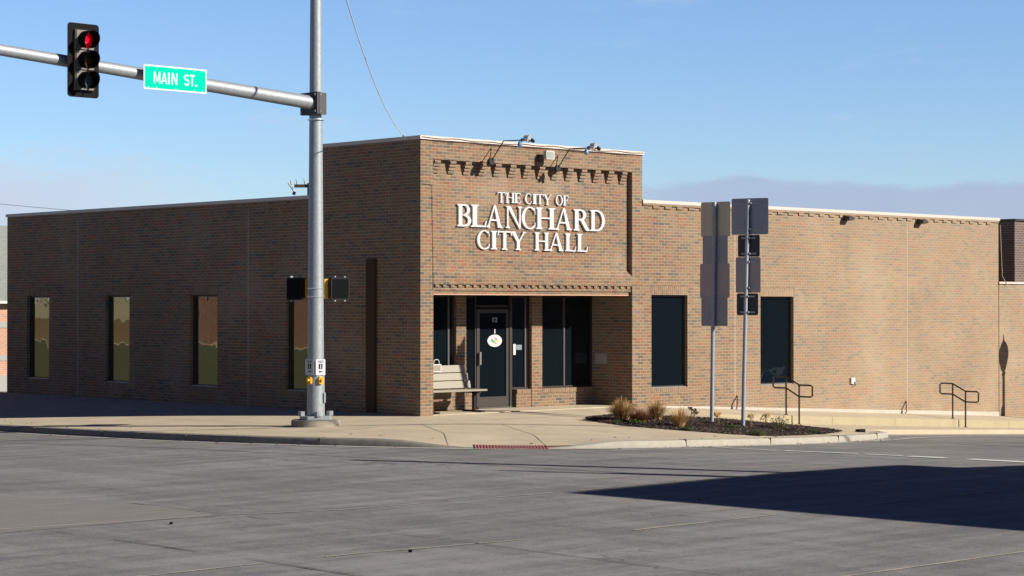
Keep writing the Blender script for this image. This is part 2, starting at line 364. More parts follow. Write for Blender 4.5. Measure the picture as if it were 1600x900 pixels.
for j in range(len(ys)-1):
    for i in range(nx-1):
        if xs[i] >= 2 and ys[j] >= 2 and xs[i+1] <= 19 and ys[j+1] <= 14: continue
        mb.f.append((j*nx+i, j*nx+i+1, (j+1)*nx+i+1, (j+1)*nx+i))
struct('road', mb, ROADM, smooth_=True)
def sheet(name, poly_pts, mtl, off=.005, fn=road, step=.8, jitter=0, kind='structure', gaps=0):
    """thin sheet that follows the ground: a strip given as two equal-length edges"""
    e1, e2 = poly_pts; mb = MB(); m = max(1, int((Vector(e1[0])-Vector(e2[0])).length/step))
    def res(e):
        out = []
        for a, c in zip(e, e[1:]):
            n = max(1, int((Vector(a)-Vector(c)).length/step))
            out += [(a[0]+(c[0]-a[0])*k/n, a[1]+(c[1]-a[1])*k/n) for k in range(n)]
        return out+[e[-1]]
    K = max(len(res(e1)), len(res(e2)))
    def at(e, s):
        L = [0]
        for a, c in zip(e, e[1:]): L.append(L[-1]+(Vector(a)-Vector(c)).length)
        d = s*L[-1]
        for i in range(len(e)-1):
            if d <= L[i+1] or i == len(e)-2:
                f = (d-L[i])/max(1e-6, L[i+1]-L[i]); return (e[i][0]+(e[i+1][0]-e[i][0])*f, e[i][1]+(e[i+1][1]-e[i][1])*f)
    for i in range(K):
        p, q = at(e1, i/(K-1)), at(e2, i/(K-1))
        for j in range(m+1):
            x = p[0]+(q[0]-p[0])*j/m; y = p[1]+(q[1]-p[1])*j/m
            if jitter and j in (0, m): x += random.uniform(-jitter, jitter); y += random.uniform(-jitter, jitter)
            mb.v.append((x, y, fn(x, y)+off))
    skip = 0
    for i in range(K-1):
        if gaps and skip <= 0 and random.random() < gaps: skip = random.randint(1, 4)
        skip -= 1
        if skip >= 0: continue
        for j in range(m):
            a = i*(m+1)+j; mb.f.append((a, a+1, a+m+2, a+m+1))
    return tag(obj(name, mb, mtl), kind=kind)
def line(name, pts, wd, mtl, off=.006, fn=road, jit=0, step=.35, gaps=0):
    L = []; R = []
    for i, p in enumerate(pts):
        a = Vector(pts[max(0, i-1)]); c = Vector(pts[min(len(pts)-1, i+1)]); d = (c-a).normalized(); n = Vector((-d.y, d.x))*wd/2
        L.append((p[0]+n.x, p[1]+n.y)); R.append((p[0]-n.x, p[1]-n.y))
    return sheet(name, (L, R), mtl, off, fn, step, jit, gaps=gaps)
PATCH = mat('old_concrete_patch', (.262,.248,.230), .9, var=.25, vscale=3, bump=.4, bscale=50, streak=(.6, 3, 1))
DARKP = mat('dark_asphalt_band', (.165,.165,.165), .88, var=.16, vscale=2.2, bump=.3, streak=(.5, 2.5, 1))
SEAM = mat('pale_road_seam', (.46,.42,.36), .9, var=.35, vscale=9)
CRACK = mat('dark_road_joint', (.08,.076,.073), .95, var=.7, vscale=6)
PAINT = mat('worn_road_paint', (.86,.85,.82), .8, var=.38, vscale=5)
GUT = mat('pale_gutter_concrete', (.47,.44,.40), .9, var=.28, vscale=3)
sheet('road_patch', ([(-60,-12.62),(-14.0,-12.7)], [(-60,-8.2),(-18,-8.3),(-14.6,-8.6),(-14.0,-10.8)]), PATCH, .004, jitter=.05)
line('road_seam', [(-60,-12.3),(-25,-12.4),(-16.66,-12.35),(-14,-12.75),(-12.6,-13.2),(-9,-13.3),(-4,-13.2),(10,-13.1)], .045, SEAM, jit=.012, gaps=.06)
line('road_seam', [(-60,-17.2),(-15.4,-16.7),(-12,-17.1),(-4,-17.0)], .05, SEAM, jit=.015, gaps=.10)
line('road_seam', [(-30,-21.2),(-14,-21.0),(-4,-21.2)], .05, SEAM, jit=.015, gaps=.10)
line('road_joint', [(-14.0,-10.6),(-13.95,-12.75),(-13.9,-14.6),(-13.85,-16.8),(-13.95,-19.1),(-14,-30)], .016, CRACK, off=.009, jit=.008, gaps=.16)
line('road_joint', [(-16.35,-12.6),(-16.3,-16.3),(-16.35,-17.8),(-16.3,-30)], .016, CRACK, off=.009, jit=.008, gaps=.16)
line('road_joint', [(-18.9,-12.6),(-18.95,-17),(-19,-30)], .016, CRACK, off=.009, jit=.008, gaps=.2)
# worn crossing lines over the side street
for a, c, wd in (((.45,-7.6),(.6,-8.9),.10), ((.75,-8.95),(1.35,-10.1),.22), ((1.38,-10.25),(1.55,-10.9),.2), ((1.6,-11.0),(1.8,-11.6),.42), ((1.9,-12.0),(2.15,-13.0),.46), ((2.2,-13.25),(2.3,-14.1),.45)):
    line('road_paint', [a, c], wd, PAINT, off=.010, jit=.02, step=.15)
line('road_paint', [(-2.6,-7.95),(0,-8.0)], .05, PAINT, off=.010, jit=.02, step=.2)
line('gutter', [(10.9,-3.28),(14,-3.2),(20,-3.18),(60,-3.18)], .7, GUT, off=.006)
line('gutter_line', [(6.9,-6.2),(10.9,-4.55),(14,-3.85),(20,-3.75),(60,-3.75)], .07, PAINT, off=.010, jit=.01)
gl = [(x-.13 if x < -4 else x, y-.02 if x < -4 else y-.16) for x, y in CURVE[:28]]
line('gutter', gl, .26, GUT, off=.005, jit=.015)

# ------------------------------------------------------------------ curb and pavements
nrm = []
for i in range(len(CURVE)):
    a = Vector(CURVE[max(0, i-1)]); c = Vector(CURVE[min(len(CURVE)-1, i+1)]); d = (c-a).normalized(); nrm.append(Vector((-d.y, d.x)))  # inwards
# refine the curve
fine = []
for i in range(len(CURVE)-1):
    a, c = CURVE[i], CURVE[i+1]; n = max(1, int((Vector(a)-Vector(c)).length/.3))
    for k in range(n):
        f = k/n; nn = (nrm[i]*(1-f)+nrm[i+1]*f).normalized(); fine.append(((a[0]+(c[0]-a[0])*f, a[1]+(c[1]-a[1])*f), nn))
fine.append((CURVE[-1], nrm[-1]))
def curb_strip(name, pts, mtl):
    mb = MB(); K = 6
    for (p, n) in pts:
        h = ch(*p); z = road(*p); rj = random.uniform(-.004, .004)
        prof = [(0, -.06), (0, h*.1), (.008+rj*.4, h*.72), (.025, h*.93), (.055, h*.995), (.17, h+.001+.003)]
        for o, dz in prof: mb.v.append((p[0]+n.x*o, p[1]+n.y*o, z+dz+(.002 if dz > .01 else 0)))
    for i in range(len(pts)-1):
        for j in range(K-1): a = i*K+j; mb.f.append((a, a+1, a+K+1, a+K))
    return struct(name, mb, mtl, smooth_=True)
# left run and right run
ia = next(i for i, (p, n) in enumerate(fine) if p[0] > -3.75 and p[1] < -6)
curb_strip('curb', fine[:ia+1], CURBM); curb_strip('curb', fine[ia:], CONC2)
for p, n in fine[::9]:                                                   # curb joints
    if abs(p[1]) < 20 and ch(*p) > .05:
        z = road(*p)+ch(*p); q = MB(); tx = Vector((n.y, -n.x, 0))*.006; q.obox((p[0]+n.x*.08, p[1]+n.y*.08, z-.054), (n.x*.085, n.y*.085, 0), tx, (0, 0, .065)); struct('curb_joint', q, JOINT)
def sink(X, Y):
    return S(X, Y)
inner = []
mbp = MB(); M = 14
rows = []
for (p, n) in fine:
    o = (p[0]+n.x*.15, p[1]+n.y*.15)
    if p[1] >= 0: i0 = (0., p[1])
    elif p[0] < 0: f = ss(-6.2, 0, p[0]); i0 = (0., -1.4*f)
    else: i0 = (p[0], -1.405)
    rows.append((o, i0))
for o, i0 in rows:
    for j in range(M+1):
        f = j/M; x = o[0]+(i0[0]-o[0])*f; y = o[1]+(i0[1]-o[1])*f; mbp.v.append((x, y, S(x, y)))
for i in range(len(rows)-1):
    for j in range(M): a = i*(M+1)+j; mbp.f.append((a, a+1, a+M+2, a+M+1))
struct('pavement', mbp, CONC, smooth_=True)
mb = MB(); st = [x*.5 for x in range(0, 122)]                           # the upper walk along the wall and into the porch
for x in st:
    for y in (-1.4, -.9, -.45, .05): mb.v.append((x, y, S(x, min(y, -.001)) if x > .001 else S(.01, min(y, -.001))))
for i in range(len(st)-1):
    for j in range(3): a = i*4+j; mb.f.append((a, a+4, a+5, a+1))
struct('upper_walk', mb, CONC, smooth_=True)
mb = MB(); mb.poly([(.0,-1.4,S(.01,-1.4)),(0,0,0),(-.01,-.7,-.03)]); 
mb = MB().box(.3, .04, -.3, 6.4, 1.35, .012); struct('porch_floor', mb, CONC)
mb = MB(); xs2 = [6.5+.25*k for k in range(0, 214)]                     # tan retaining face between the two walks
for x in xs2:
    zt = S(x, -1.4)+.001; zl = S(x, -1.41)-.05
    mb.v += [(x, -1.3, zt+.003), (x, -1.392, zt+.003), (x, -1.408, zt-.006), (x, -1.408, zl)]
for i in range(len(xs2)-1):
    for j in range(3): a = i*4+j; mb.f.append((a, a+1, a+5, a+4))
struct('retaining_face', mb, YELL)
mb = MB(); xs3 = [10.25+.5*k for k in range(0, 100)]                    # lower walk and its curb
for x in xs3:
    for y in (-1.405, -1.9, -2.4, -2.72, -2.78, -2.8, -2.8):
        mb.v.append((x, y, S(x, max(y, -2.75)) if y > -2.79 else S(x, -2.75)))
    n = len(mb.v); X, Y, Z = mb.v[n-1]; mb.v[n-1] = (X, Y, road(X, Y)-.05); X, Y, Z = mb.v[n-2]; mb.v[n-2] = (X, Y, Z-.012)
for i in range(len(xs3)-1):
    for j in range(6): a = i*7+j; mb.f.append((a, a+1, a+8, a+7))
struct('lower_walk', mb, CONC, smooth_=True)
for x in (9.3, 11.8, 14.3, 16.8, 19.3):
    struct('wall_joint', MB().box(x, -1.411, S(x, -1.41)-.02, x+.012, -1.405, S(x, -1.4)-.006), mat('j', (.33,.28,.18), .95))
# tooled joints in the pavement (follow the surface)
for pts in ([(-1.5,-1.75),(-3.0,-4.1),(-4.35,-5.75)], [(-.15,-2.6),(-1.7,-5.0),(-2.95,-6.75)], [(-1.5,-1.75),(-.15,-2.6)], [(-1.5,-1.75),(-6.1,-1.9)], [(-.15,-2.6),(0.6,-7.2)], [(0,0),(-6.2,0.0)], [(0,3.2),(-6.1,3.2)], [(0,6.4),(-6,6.4)], [(-3.1,0),(-3.1,20)], [(0,-1.42),(2.3,-1.42)]):
    line('pavement_joint', pts, .014, mat('pj', (.27,.23,.17), .95), off=.004, fn=S, step=.25)
line('pavement_scuff', [(-4.6,-2.2),(-3.3,-2.2),(-2.6,-1.75)], .05, mat('scuff', (.62,.58,.50), .9), off=.006, fn=S, step=.3, jit=.01)
# grass and far ground
GRASSM = mat('dry_lawn', (.10,.115,.045), .95, var=.4, vscale=2)
def west(X, Y): return road(X, Y)+(.55-road(-24, Y))*ss(-13.5, -22.5, X) if X < -13.5 else road(X, Y)
sheet('lawn', ([(-22.6,12),(-22.6,80)], [(-13.6,12),(-13.6,80)]), GRASSM, .03, fn=west)
sheet('far_walk', ([(-24.4,12),(-24.4,80)], [(-22.62,12),(-22.62,80)]), CONC, .03, fn=west)

# ------------------------------------------------------------------ tactile pad
def tactile():
    c = Vector((-3.95,-6.63)); u = Vector((.76,-.65)); v = Vector((.65,.76)); c = c+v*.42+u*.2
    th = thing('tactile_pad', (c.x, c.y, S(c.x, c.y)), 'pinkish red ribbed tactile pad at the foot of the corner ramp', 'tactile pad')
    L = 1.28; W = .72
    m1 = MB()
    for i in range(9):
        for j in range(5):
            p = c+u*(-L/2+L*i/8)+v*(-W/2+W*j/4); m1.v.append((p.x, p.y, S(p.x, p.y)+.006))
    for i in range(8):
        for j in range(4): a = i*5+j; m1.f.append((a, a+5, a+6, a+1))
    obj('base_mat', m1, mat('pad_pink', (.66,.50,.40), .8, var=.2), th)
    m2 = MB()
    for i in range(24):
        q = c+u*(-L/2+L*(i+.5)/24)
        for j in range(4):
            p = q+v*(-W/2+W*(j+.5)/4); m2.obox((p.x, p.y, S(p.x, p.y)+.012), (u.x*.012, u.y*.012, 0), (v.x*.088, v.y*.088, 0), (0,0,.008))
    obj('ribs', m2, mat('pad_red', (.58,.22,.22), .6), th)
tactile()
q = MB()
q.obox((-2.75,-6.95, S(-2.75,-6.95)+.004), (.30,-.16,0), (.03,.05,0), (0,0,.012)); tag(obj('steel_strip', q, mat('rust', (.13,.065,.03), .8, var=.3), origin=(-2.75,-6.95,S(-2.75,-6.95))), 'flat rusty steel strip lying beside the red tactile pad', 'steel strip')

# ------------------------------------------------------------------ walls with openings
def wall_face(mb, axis, plane, u0, u1, z0, z1, holes, depth=.12, out=-1):
    """front face with rectangular holes and reveals; axis 'y': plane y=plane, u is x; axis 'x': plane x=plane, u is y"""
    us = sorted(set([u0, u1]+[h[0] for h in holes]+[h[1] for h in holes])); zs = sorted(set([z0, z1]+[h[2] for h in holes]+[h[3] for h in holes]))
    def P(u, w_, z): return (u, plane+w_, z) if axis == 'y' else (plane+w_, u, z)
    for i in range(len(us)-1):
        for j in range(len(zs)-1):
            cu, cz = (us[i]+us[i+1])/2, (zs[j]+zs[j+1])/2
            if any(h[0] < cu < h[1] and h[2] < cz < h[3] for h in holes): continue
            q = [P(us[i], 0, zs[j]), P(us[i+1], 0, zs[j]), P(us[i+1], 0, zs[j+1]), P(us[i], 0, zs[j+1])]
            mb.poly(q if (axis == 'y') else q[::-1])
    for h in holes:
        a, b_, c, d = h[:4]; dp = h[4] if len(h) > 4 else depth
        for q in (((a,0,c),(a,dp,c),(a,dp,d),(a,0,d)), ((b_,0,c),(b_,0,d),(b_,dp,d),(b_,dp,c)), ((a,0,d),(a,dp,d),(b_,dp,d),(b_,0,d)), ((a,0,c),(b_,0,c),(b_,dp,c),(a,dp,c))):
            q = [P(*x) for x in q]; mb.poly(q if axis == 'y' else q[::-1])
HX, HY = 20.96, 16.6
hall = thing('city_hall', (0,0,0), 'long tan multi-coloured brick city hall with raised white-lettered entrance block at the street corner', 'city hall')
WINR = [(6.97,8.20,.39,2.52),(10.83,12.09,.36,2.50)]
WINL = [(3.46,4.56,.40,2.53),(7.13,8.23,.40,2.53),(10.79,11.86,.40,2.53),(14.5,15.6,.40,2.53)]
TW, TD, TH, WH = 6.66, 3.45, 5.70, 4.61
PX0, PX1, RC = .35, 6.33, .12                 # recessed panel
mb = MB()
wall_face(mb, 'y', 0, TW, HX, -2, WH, WINR)
wall_face(mb, 'x', 0, TD, HY, -2, WH, [h for h in WINL if h[0] > TD])
mb.poly([(HX,0,-2),(HX,HY,-2),(HX,HY,WH),(HX,0,WH)]); mb.poly([(HX,HY,-2),(0,HY,-2),(0,HY,WH),(HX,HY,WH)])
mb.poly([(TW,.3,4.3),(HX-.3,.3,4.3),(HX-.3,.3,WH),(TW,.3,WH)][::-1]); mb.poly([(.3,TD,4.3),(.3,HY-.3,4.3),(.3,HY-.3,WH),(.3,TD,WH)])
obj('wing_wall', mb, BRICK, hall)
mb = MB()                                     # entrance block
wall_face(mb, 'y', 0, 0, TW, -.6, TH, [(PX0,PX1,-.6,2.78,0.001),(PX0,PX1,2.93,5.30,0.001)], depth=.001)
mb.poly([(0,0,-2),(0,0,TH),(0,TD,TH),(0,TD,-2)])
mb.poly([(TW,0,WH),(TW,TD,WH),(TW,TD,TH),(TW,0,TH)]); mb.poly([(TW,TD,4.2),(0,TD,4.2),(0,TD,TH),(TW,TD,TH)])
# panel, reveals and battered ledge
mb.poly([(PX0,RC,3.06),(PX1,RC,3.06),(PX1,RC,5.30),(PX0,RC,5.30)])
mb.poly([(PX0,0,2.93),(PX1,0,2.93),(PX1,RC,3.06),(PX0,RC,3.06)])
mb.poly([(PX0,0,2.93),(PX0,RC,3.06),(PX0,RC,5.3),(PX0,0,5.3)]); mb.poly([(PX1,0,2.93),(PX1,0,5.3),(PX1,RC,5.3),(PX1,RC,3.06)])
mb.poly([(PX0,0,5.3),(PX0,RC,5.3),(PX1,RC,5.3),(PX1,0,5.3)])
# porch sides
mb.poly([(PX0,0,-.6),(PX0,1.2,-.6),(PX0,1.2,2.6),(PX0,0,2.78)]); mb.poly([(PX1,0,-.6),(PX1,0,2.78),(PX1,1.3,2.78),(PX1,1.3,-.6)])
obj('entrance_wall', mb, BRICK, hall)
# stepped fascia over the porch
mb = MB()
mb.box(PX0+.001, .0, 2.715, PX1-.001, .3, 2.779)
for i in range(28):
    x = .42+.2135*i
    if x+.1 < PX1-.03: mb.box(x, .012, 2.65, x+.1, .3, 2.714)
mb.box(PX0+.001, .05, 2.652, PX1-.002, .3, 2.712)
mb.box(PX0+.001, .032, 2.585, PX1-.025, .3, 2.649)
mb.box(PX0+.001, .062, 2.52, PX1-.06, .3, 2.582)
obj('fascia', mb, BRICK, hall)
obj('steel_lintel', MB().box(PX0+.001, .03, 2.497, PX1-.09, .3, 2.518), mat('lintel_primer', (.68,.42,.27), .5), hall)
obj('porch_soffit', MB().box(PX0+.002, .3, 2.50, PX1-.002, 1.3, 2.55), mat('soffit', (.25,.23,.20), .8), hall)
# corbels
for i in range(14):
    x = .40+.4325*i; mb = MB()
    for k in range(4):
        mb.box(x, RC-.115+.027*k, 5.232-.0677*k, x+.165, RC+.005, 5.232-.0677*k+.0578)
        mb.box(x+.006, RC-.105+.027*k, 5.232-.0677*k-.0099, x+.159, RC+.004, 5.232-.0677*k)
    obj('corbel', mb, BRICK, hall)
# coping with a wavy tar seam
def coping(name, x0, y0, x1, y1, z, h=.075):
    m = MB(); m.box(x0, y0, z, x1, y1, z+h); o = obj(name, m, COPE, hall); return o
coping('coping', -.04, -.04, TW+.03, .34, TH); coping('coping', -.04, .342, .32, TD+.03, TH-.001); coping('coping', .33, TD-.32, TW+.03, TD+.03, TH-.002); coping('coping', TW-.3, .342, TW+.03, TD-.33, TH-.003)
coping('coping', TW+.002, -.035, HX+.03, .32, WH); coping('coping', -.035, TD+.035, .31, HY+.03, WH); coping('coping', .32, HY-.29, HX+.03, HY+.03, WH-.002); coping('coping', HX-.29, .33, HX+.03, HY-.3, WH-.003)
mb = MB(); n = 60
def wavy(mb, a, b_, z, amp, per, r, off):
    pts = []
    K = int((Vector(b_)-Vector(a)).length/.12)
    for k in range(K+1):
        f = k/K; s = f*K*.12; zz = z+amp*(.5+.5*math.cos(2*math.pi*s/per))+.006*math.sin(s*2.3); pts.append((a[0]+(b_[0]-a[0])*f+off[0], a[1]+(b_[1]-a[1])*f+off[1], zz))
    mb.tube(pts, r, 5)
wavy(mb, (0,-.045), (TW,-.045), TH+.02, .022, .95, .008, (0,0)); wavy(mb, (0,-.012), (TW,-.012), TH-.025, .018, 1.3, .009, (0,0))
obj('tar_seam', mb, TAR, hall)
mb = MB(); wavy(mb, (TW+.1,-.012), (HX,-.012), WH-.045, .04, 2.0, .010, (0,0)); obj('tar_seam', mb, TAR, hall)
# flat roofs
obj('roof', MB().box(.3, TD+.0, 4.2, HX-.29, HY-.29, 4.3).box(TW+.01, .3, 4.2, HX-.29, TD-.002, 4.3).box(.33, .345, 5.2, TW-.31, TD-.33, 5.3), mat('roof_membrane', (.35,.34,.32), .9, var=.2, vscale=1), hall)
# small stepped dentils under the wing coping
mb = MB(); x = TW+.35
while x < HX-.3:
    mb.box(x, -.028, WH-.115, x+.2, .0, WH-.055); x += .405
mb.box(TW+.01, -.030, WH-.053, HX-.01, .0, WH-.002)
obj('dentil_course', mb, BRICK, hall)
# windows
def window(o, axis, a, b_, c, d, glass, dp=.12, sill_h=.10):
    def bx(m, u0, w0, z0, u1, w1, z1): return m.box(u0, w0, z0, u1, w1, z1) if axis == 'y' else m.box(w0, u0, z0, w1, u1, z1)
    fw = .045; m = MB()
    bx(m, a, dp-.03, c, a+fw, dp+.04, d); bx(m, b_-fw, dp-.03, c, b_, dp+.04, d); bx(m, a+fw, dp-.029, d-fw, b_-fw, dp+.04, d); bx(m, a+fw, dp-.029, c, b_-fw, dp+.04, c+fw)
    f = obj('window', m, BRONZE, o)
    m = MB(); bx(m, a+fw-.002, dp, c+fw-.002, b_-fw+.002, dp+.02, d-fw+.002); obj('pane', m, glass, f)
    m = MB(); bx(m, a+.003, -.004, c-sill_h, b_-.003, .10, c-.001); obj('sill', m, SOLD, f)
    m = MB(); bx(m, a+.01, dp-.09, c+.0005, b_-.01, dp-.031, c+.018); obj('frame_sill', m, mat('sill_alu', (.30,.31,.33), .4, .5), f)
    m = MB(); bx(m, a-.006, -.003, d+.002, b_+.006, .05, d+.205); obj('lintel', m, SOLD, f)
    m = MB(); bx(m, a-.014, -.0035, d+.002, a-.007, .01, d+.21); bx(m, b_+.007, -.0035, d+.06, b_+.014, .01, d+.21); bx(m, a-.006, -.0037, d+.206, b_+.006, .01, d+.211); obj('joint', m, JOINT, f)
    return f
for h in WINR: window(hall, 'y', *h[:4], GLASS_D)
for h in WINL: window(hall, 'x', *h[:4], GLASS_R)
for x in (9.88, 16.75):
    obj('control_joint', MB().box(x, -.003, -.7, x+.014, .004, 4.4), JOINTL, hall)
for y in (13.12, 5.94):
    obj('control_joint', MB().box(-.003, y, 0, .004, y+.014, 4.45), JOINTL, hall)
mb = MB(); k = 0; x = 7.
pts = []
while x < HX: pts.append(x); x += .5
pts.append(HX)
for a, c in zip(pts, pts[1:]):
    t0 = zb(a)+.035+.005*(a-7); t1 = zb(c)+.035+.005*(c-7)
    mb.poly([(a,-.012,t0-.4),(c,-.012,t1-.4),(c,-.012,t1),(a,-.012,t0)]); mb.poly([(a,-.012,t0),(c,-.012,t1),(c,.01,t1+.004),(a,.01,t0+.004)])
obj('foundation', mb, mat('chalky_foundation', (.62,.56,.48), .9, var=.3, vscale=4), hall)
# downspout on the shaded wall
obj('downspout', MB().box(-.07, 1.40, .03, -.005, 1.68, 3.25), mat('brown_downspout', (.085,.052,.024), .75, spec=.15), hall)
obj('conduit_or_highlight', MB().tube([(.02,-.012,4.78),(.27,-.012,4.77),(.30,-.012,4.72),(.335,-.014,3.0),(.335,-.014,2.6)], .0045, 6), JOINT, hall)
# back wall of the porch: piers, low walls, glazing, door
YB = 1.2
for a, c in ((PX0, 2.62), (3.86, 6.329)): obj('low_wall', MB().box(a, YB, -.3, c, YB+.25, .31), BRICK, hall)
for a, c in ((PX0+.002, 2.03), (2.36, 2.61), (3.87, 4.30), (4.66, 6.328)): obj('sill_course', MB().box(a, YB-.012, .312, c, YB+.25, .412), SOLD, hall)
for a, c in ((2.05, 2.34), (4.32, 4.645)):
    obj('pier', MB().box(a, YB-.014, -.2, c, YB+.3, 2.50), BRICK, hall)
def glz(o, x0, x1, z0, z1, mull=(), name='window', y=YB+.1, fm=BRONZE):
    fw = .045; m = MB(); m.box(x0, y-.03, z0, x0+fw, y+.04, z1); m.box(x1-fw, y-.03, z0, x1, y+.04, z1); m.box(x0+fw, y-.028, z1-fw, x1-fw, y+.04, z1); m.box(x0+fw, y-.028, z0, x1-fw, y+.04, z0+fw)
    f = obj(name, m, fm, o)
    for q in mull: obj('mullion', MB().box(q-.022, y-.035, z0+fw, q+.022, y+.04, z1-fw), ALU, f)
    obj('pane', MB().box(x0+fw-.002, y, z0+fw-.002, x1-fw+.002, y+.02, z1-fw+.002), GLASS_D, f); return f
glz(hall, PX0, 2.048, .413, 2.498, (1.9,)); glz(hall, 2.342, 2.72, .0, 2.498); glz(hall, 3.75, 4.318, .413, 2.498, (4.2,)); glz(hall, 4.647, 6.328, .413, 2.498, (5.42,))
door = obj('door', MB().box(2.72, YB+.055, .05, 2.80, YB+.14, 2.20).box(3.60, YB+.055, .05, 3.68, YB+.14, 2.20).box(2.80, YB+.056, 2.11, 3.60, YB+.14, 2.199).box(2.80, YB+.056, .05, 3.60, YB+.14, .27), DOORF, hall)
obj('pane', MB().box(2.795, YB+.09, .265, 3.605, YB+.11, 2.115), GLASS_D, door)
obj('handle', MB().box(2.745, YB-.01, .98, 2.795, YB+.02, 1.26).box(2.75, YB+.02, 1.0, 2.79, YB+.054, 1.03).box(2.75, YB+.02, 1.21, 2.79, YB+.054, 1.24), mat('brushed_pull', (.50,.48,.42), .3, .9), door)
obj('threshold', MB().box(2.72, YB+.0, .012, 3.74, YB+.14, .045), ALU, door)
obj('door_frame', MB().box(3.682, YB+.03, .0, 3.748, YB+.15, 2.498).box(2.722, YB+.06, 2.235, 3.68, YB+.15, 2.29), BRONZE, hall)
obj('transom_pane', MB().box(2.72, YB+.1, 2.29, 3.684, YB+.12, 2.498), GLASS_D, hall)
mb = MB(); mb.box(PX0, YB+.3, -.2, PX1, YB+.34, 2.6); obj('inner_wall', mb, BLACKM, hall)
# door emblem, number, notices
em = MB(); ow_ = [(.215*math.cos(a*math.pi/18), .135*math.sin(a*math.pi/18)) for a in range(36)]
em.prism(ow_, (3.28, YB+.088, 1.50), (1,0,0), (0,0,1), (0,-.003,0)); em.box(3.27, YB+.085, 1.655, 3.295, YB+.087, 1.755); em.poly([(3.06,YB+.0835,1.54),(3.06,YB+.0835,1.46),(3.10,YB+.0835,1.50)])
e_ = obj('emblem', em, WHITE, door)
for (x, z, r, c) in ((-.085,.01,.045,(.10,.42,.30)), (-.03,-.02,.05,(.20,.45,.15)), (.04,.03,.045,(.75,.30,.22)), (.09,-.01,.04,(.85,.65,.15)), (.0,.06,.03,(.25,.45,.65)), (.03,-.06,.035,(.65,.25,.30))):
    m = MB(); m.prism([(r*math.cos(a*math.pi/5), r*.7*math.sin(a*math.pi/5)) for a in range(10)], (3.28+x, YB+.0848, 1.50+z), (1,0,0), (0,0,1), (0,-.001-.0004*abs(x*10),0)); obj('emblem_spot', m, mat('ink', c, .5), e_)
nb_ = MB()
for a in (3.235, 3.325):
    nb_.prism(band(0,0,.030,.052,.011,.011,0,360,n=16)[1], (a, YB+.0885, 1.965), (1,0,0), (0,0,1), (0,-.002,0)) if a < 3.3 else nb_.prism(band(0,.022,.030,.030,.011,.011,-30,180,n=12)[1], (a, YB+.0885, 1.965), (1,0,0), (0,0,1), (0,-.002,0)).prism([(.026,.012),(.014,.014),(-.03,-.042),(-.03,-.052),(-.012,-.045)], (a, YB+.0878, 1.965), (1,0,0), (0,0,1), (0,-.002,0)).prism([(-.03,-.052),(.03,-.052),(.03,-.041),(-.03,-.041)], (a, YB+.087, 1.965), (1,0,0), (0,0,1), (0,-.002,0))
obj('number', nb_, WHITE, door)
obj('notice', MB().box(3.84, YB+.08, 1.18, 3.91, YB+.098, 1.42), WHITE, hall)
obj('notice', MB().box(3.93, YB+.082, 1.29, 4.10, YB+.098, 1.40), mat('hours_panel', (.25,.33,.38), .4), hall)
obj('plaque', MB().box(6.315, .79, .94, 6.329, 1.17, 1.18), mat('grey_plaque', (.42,.38,.35), .4, .3), hall)

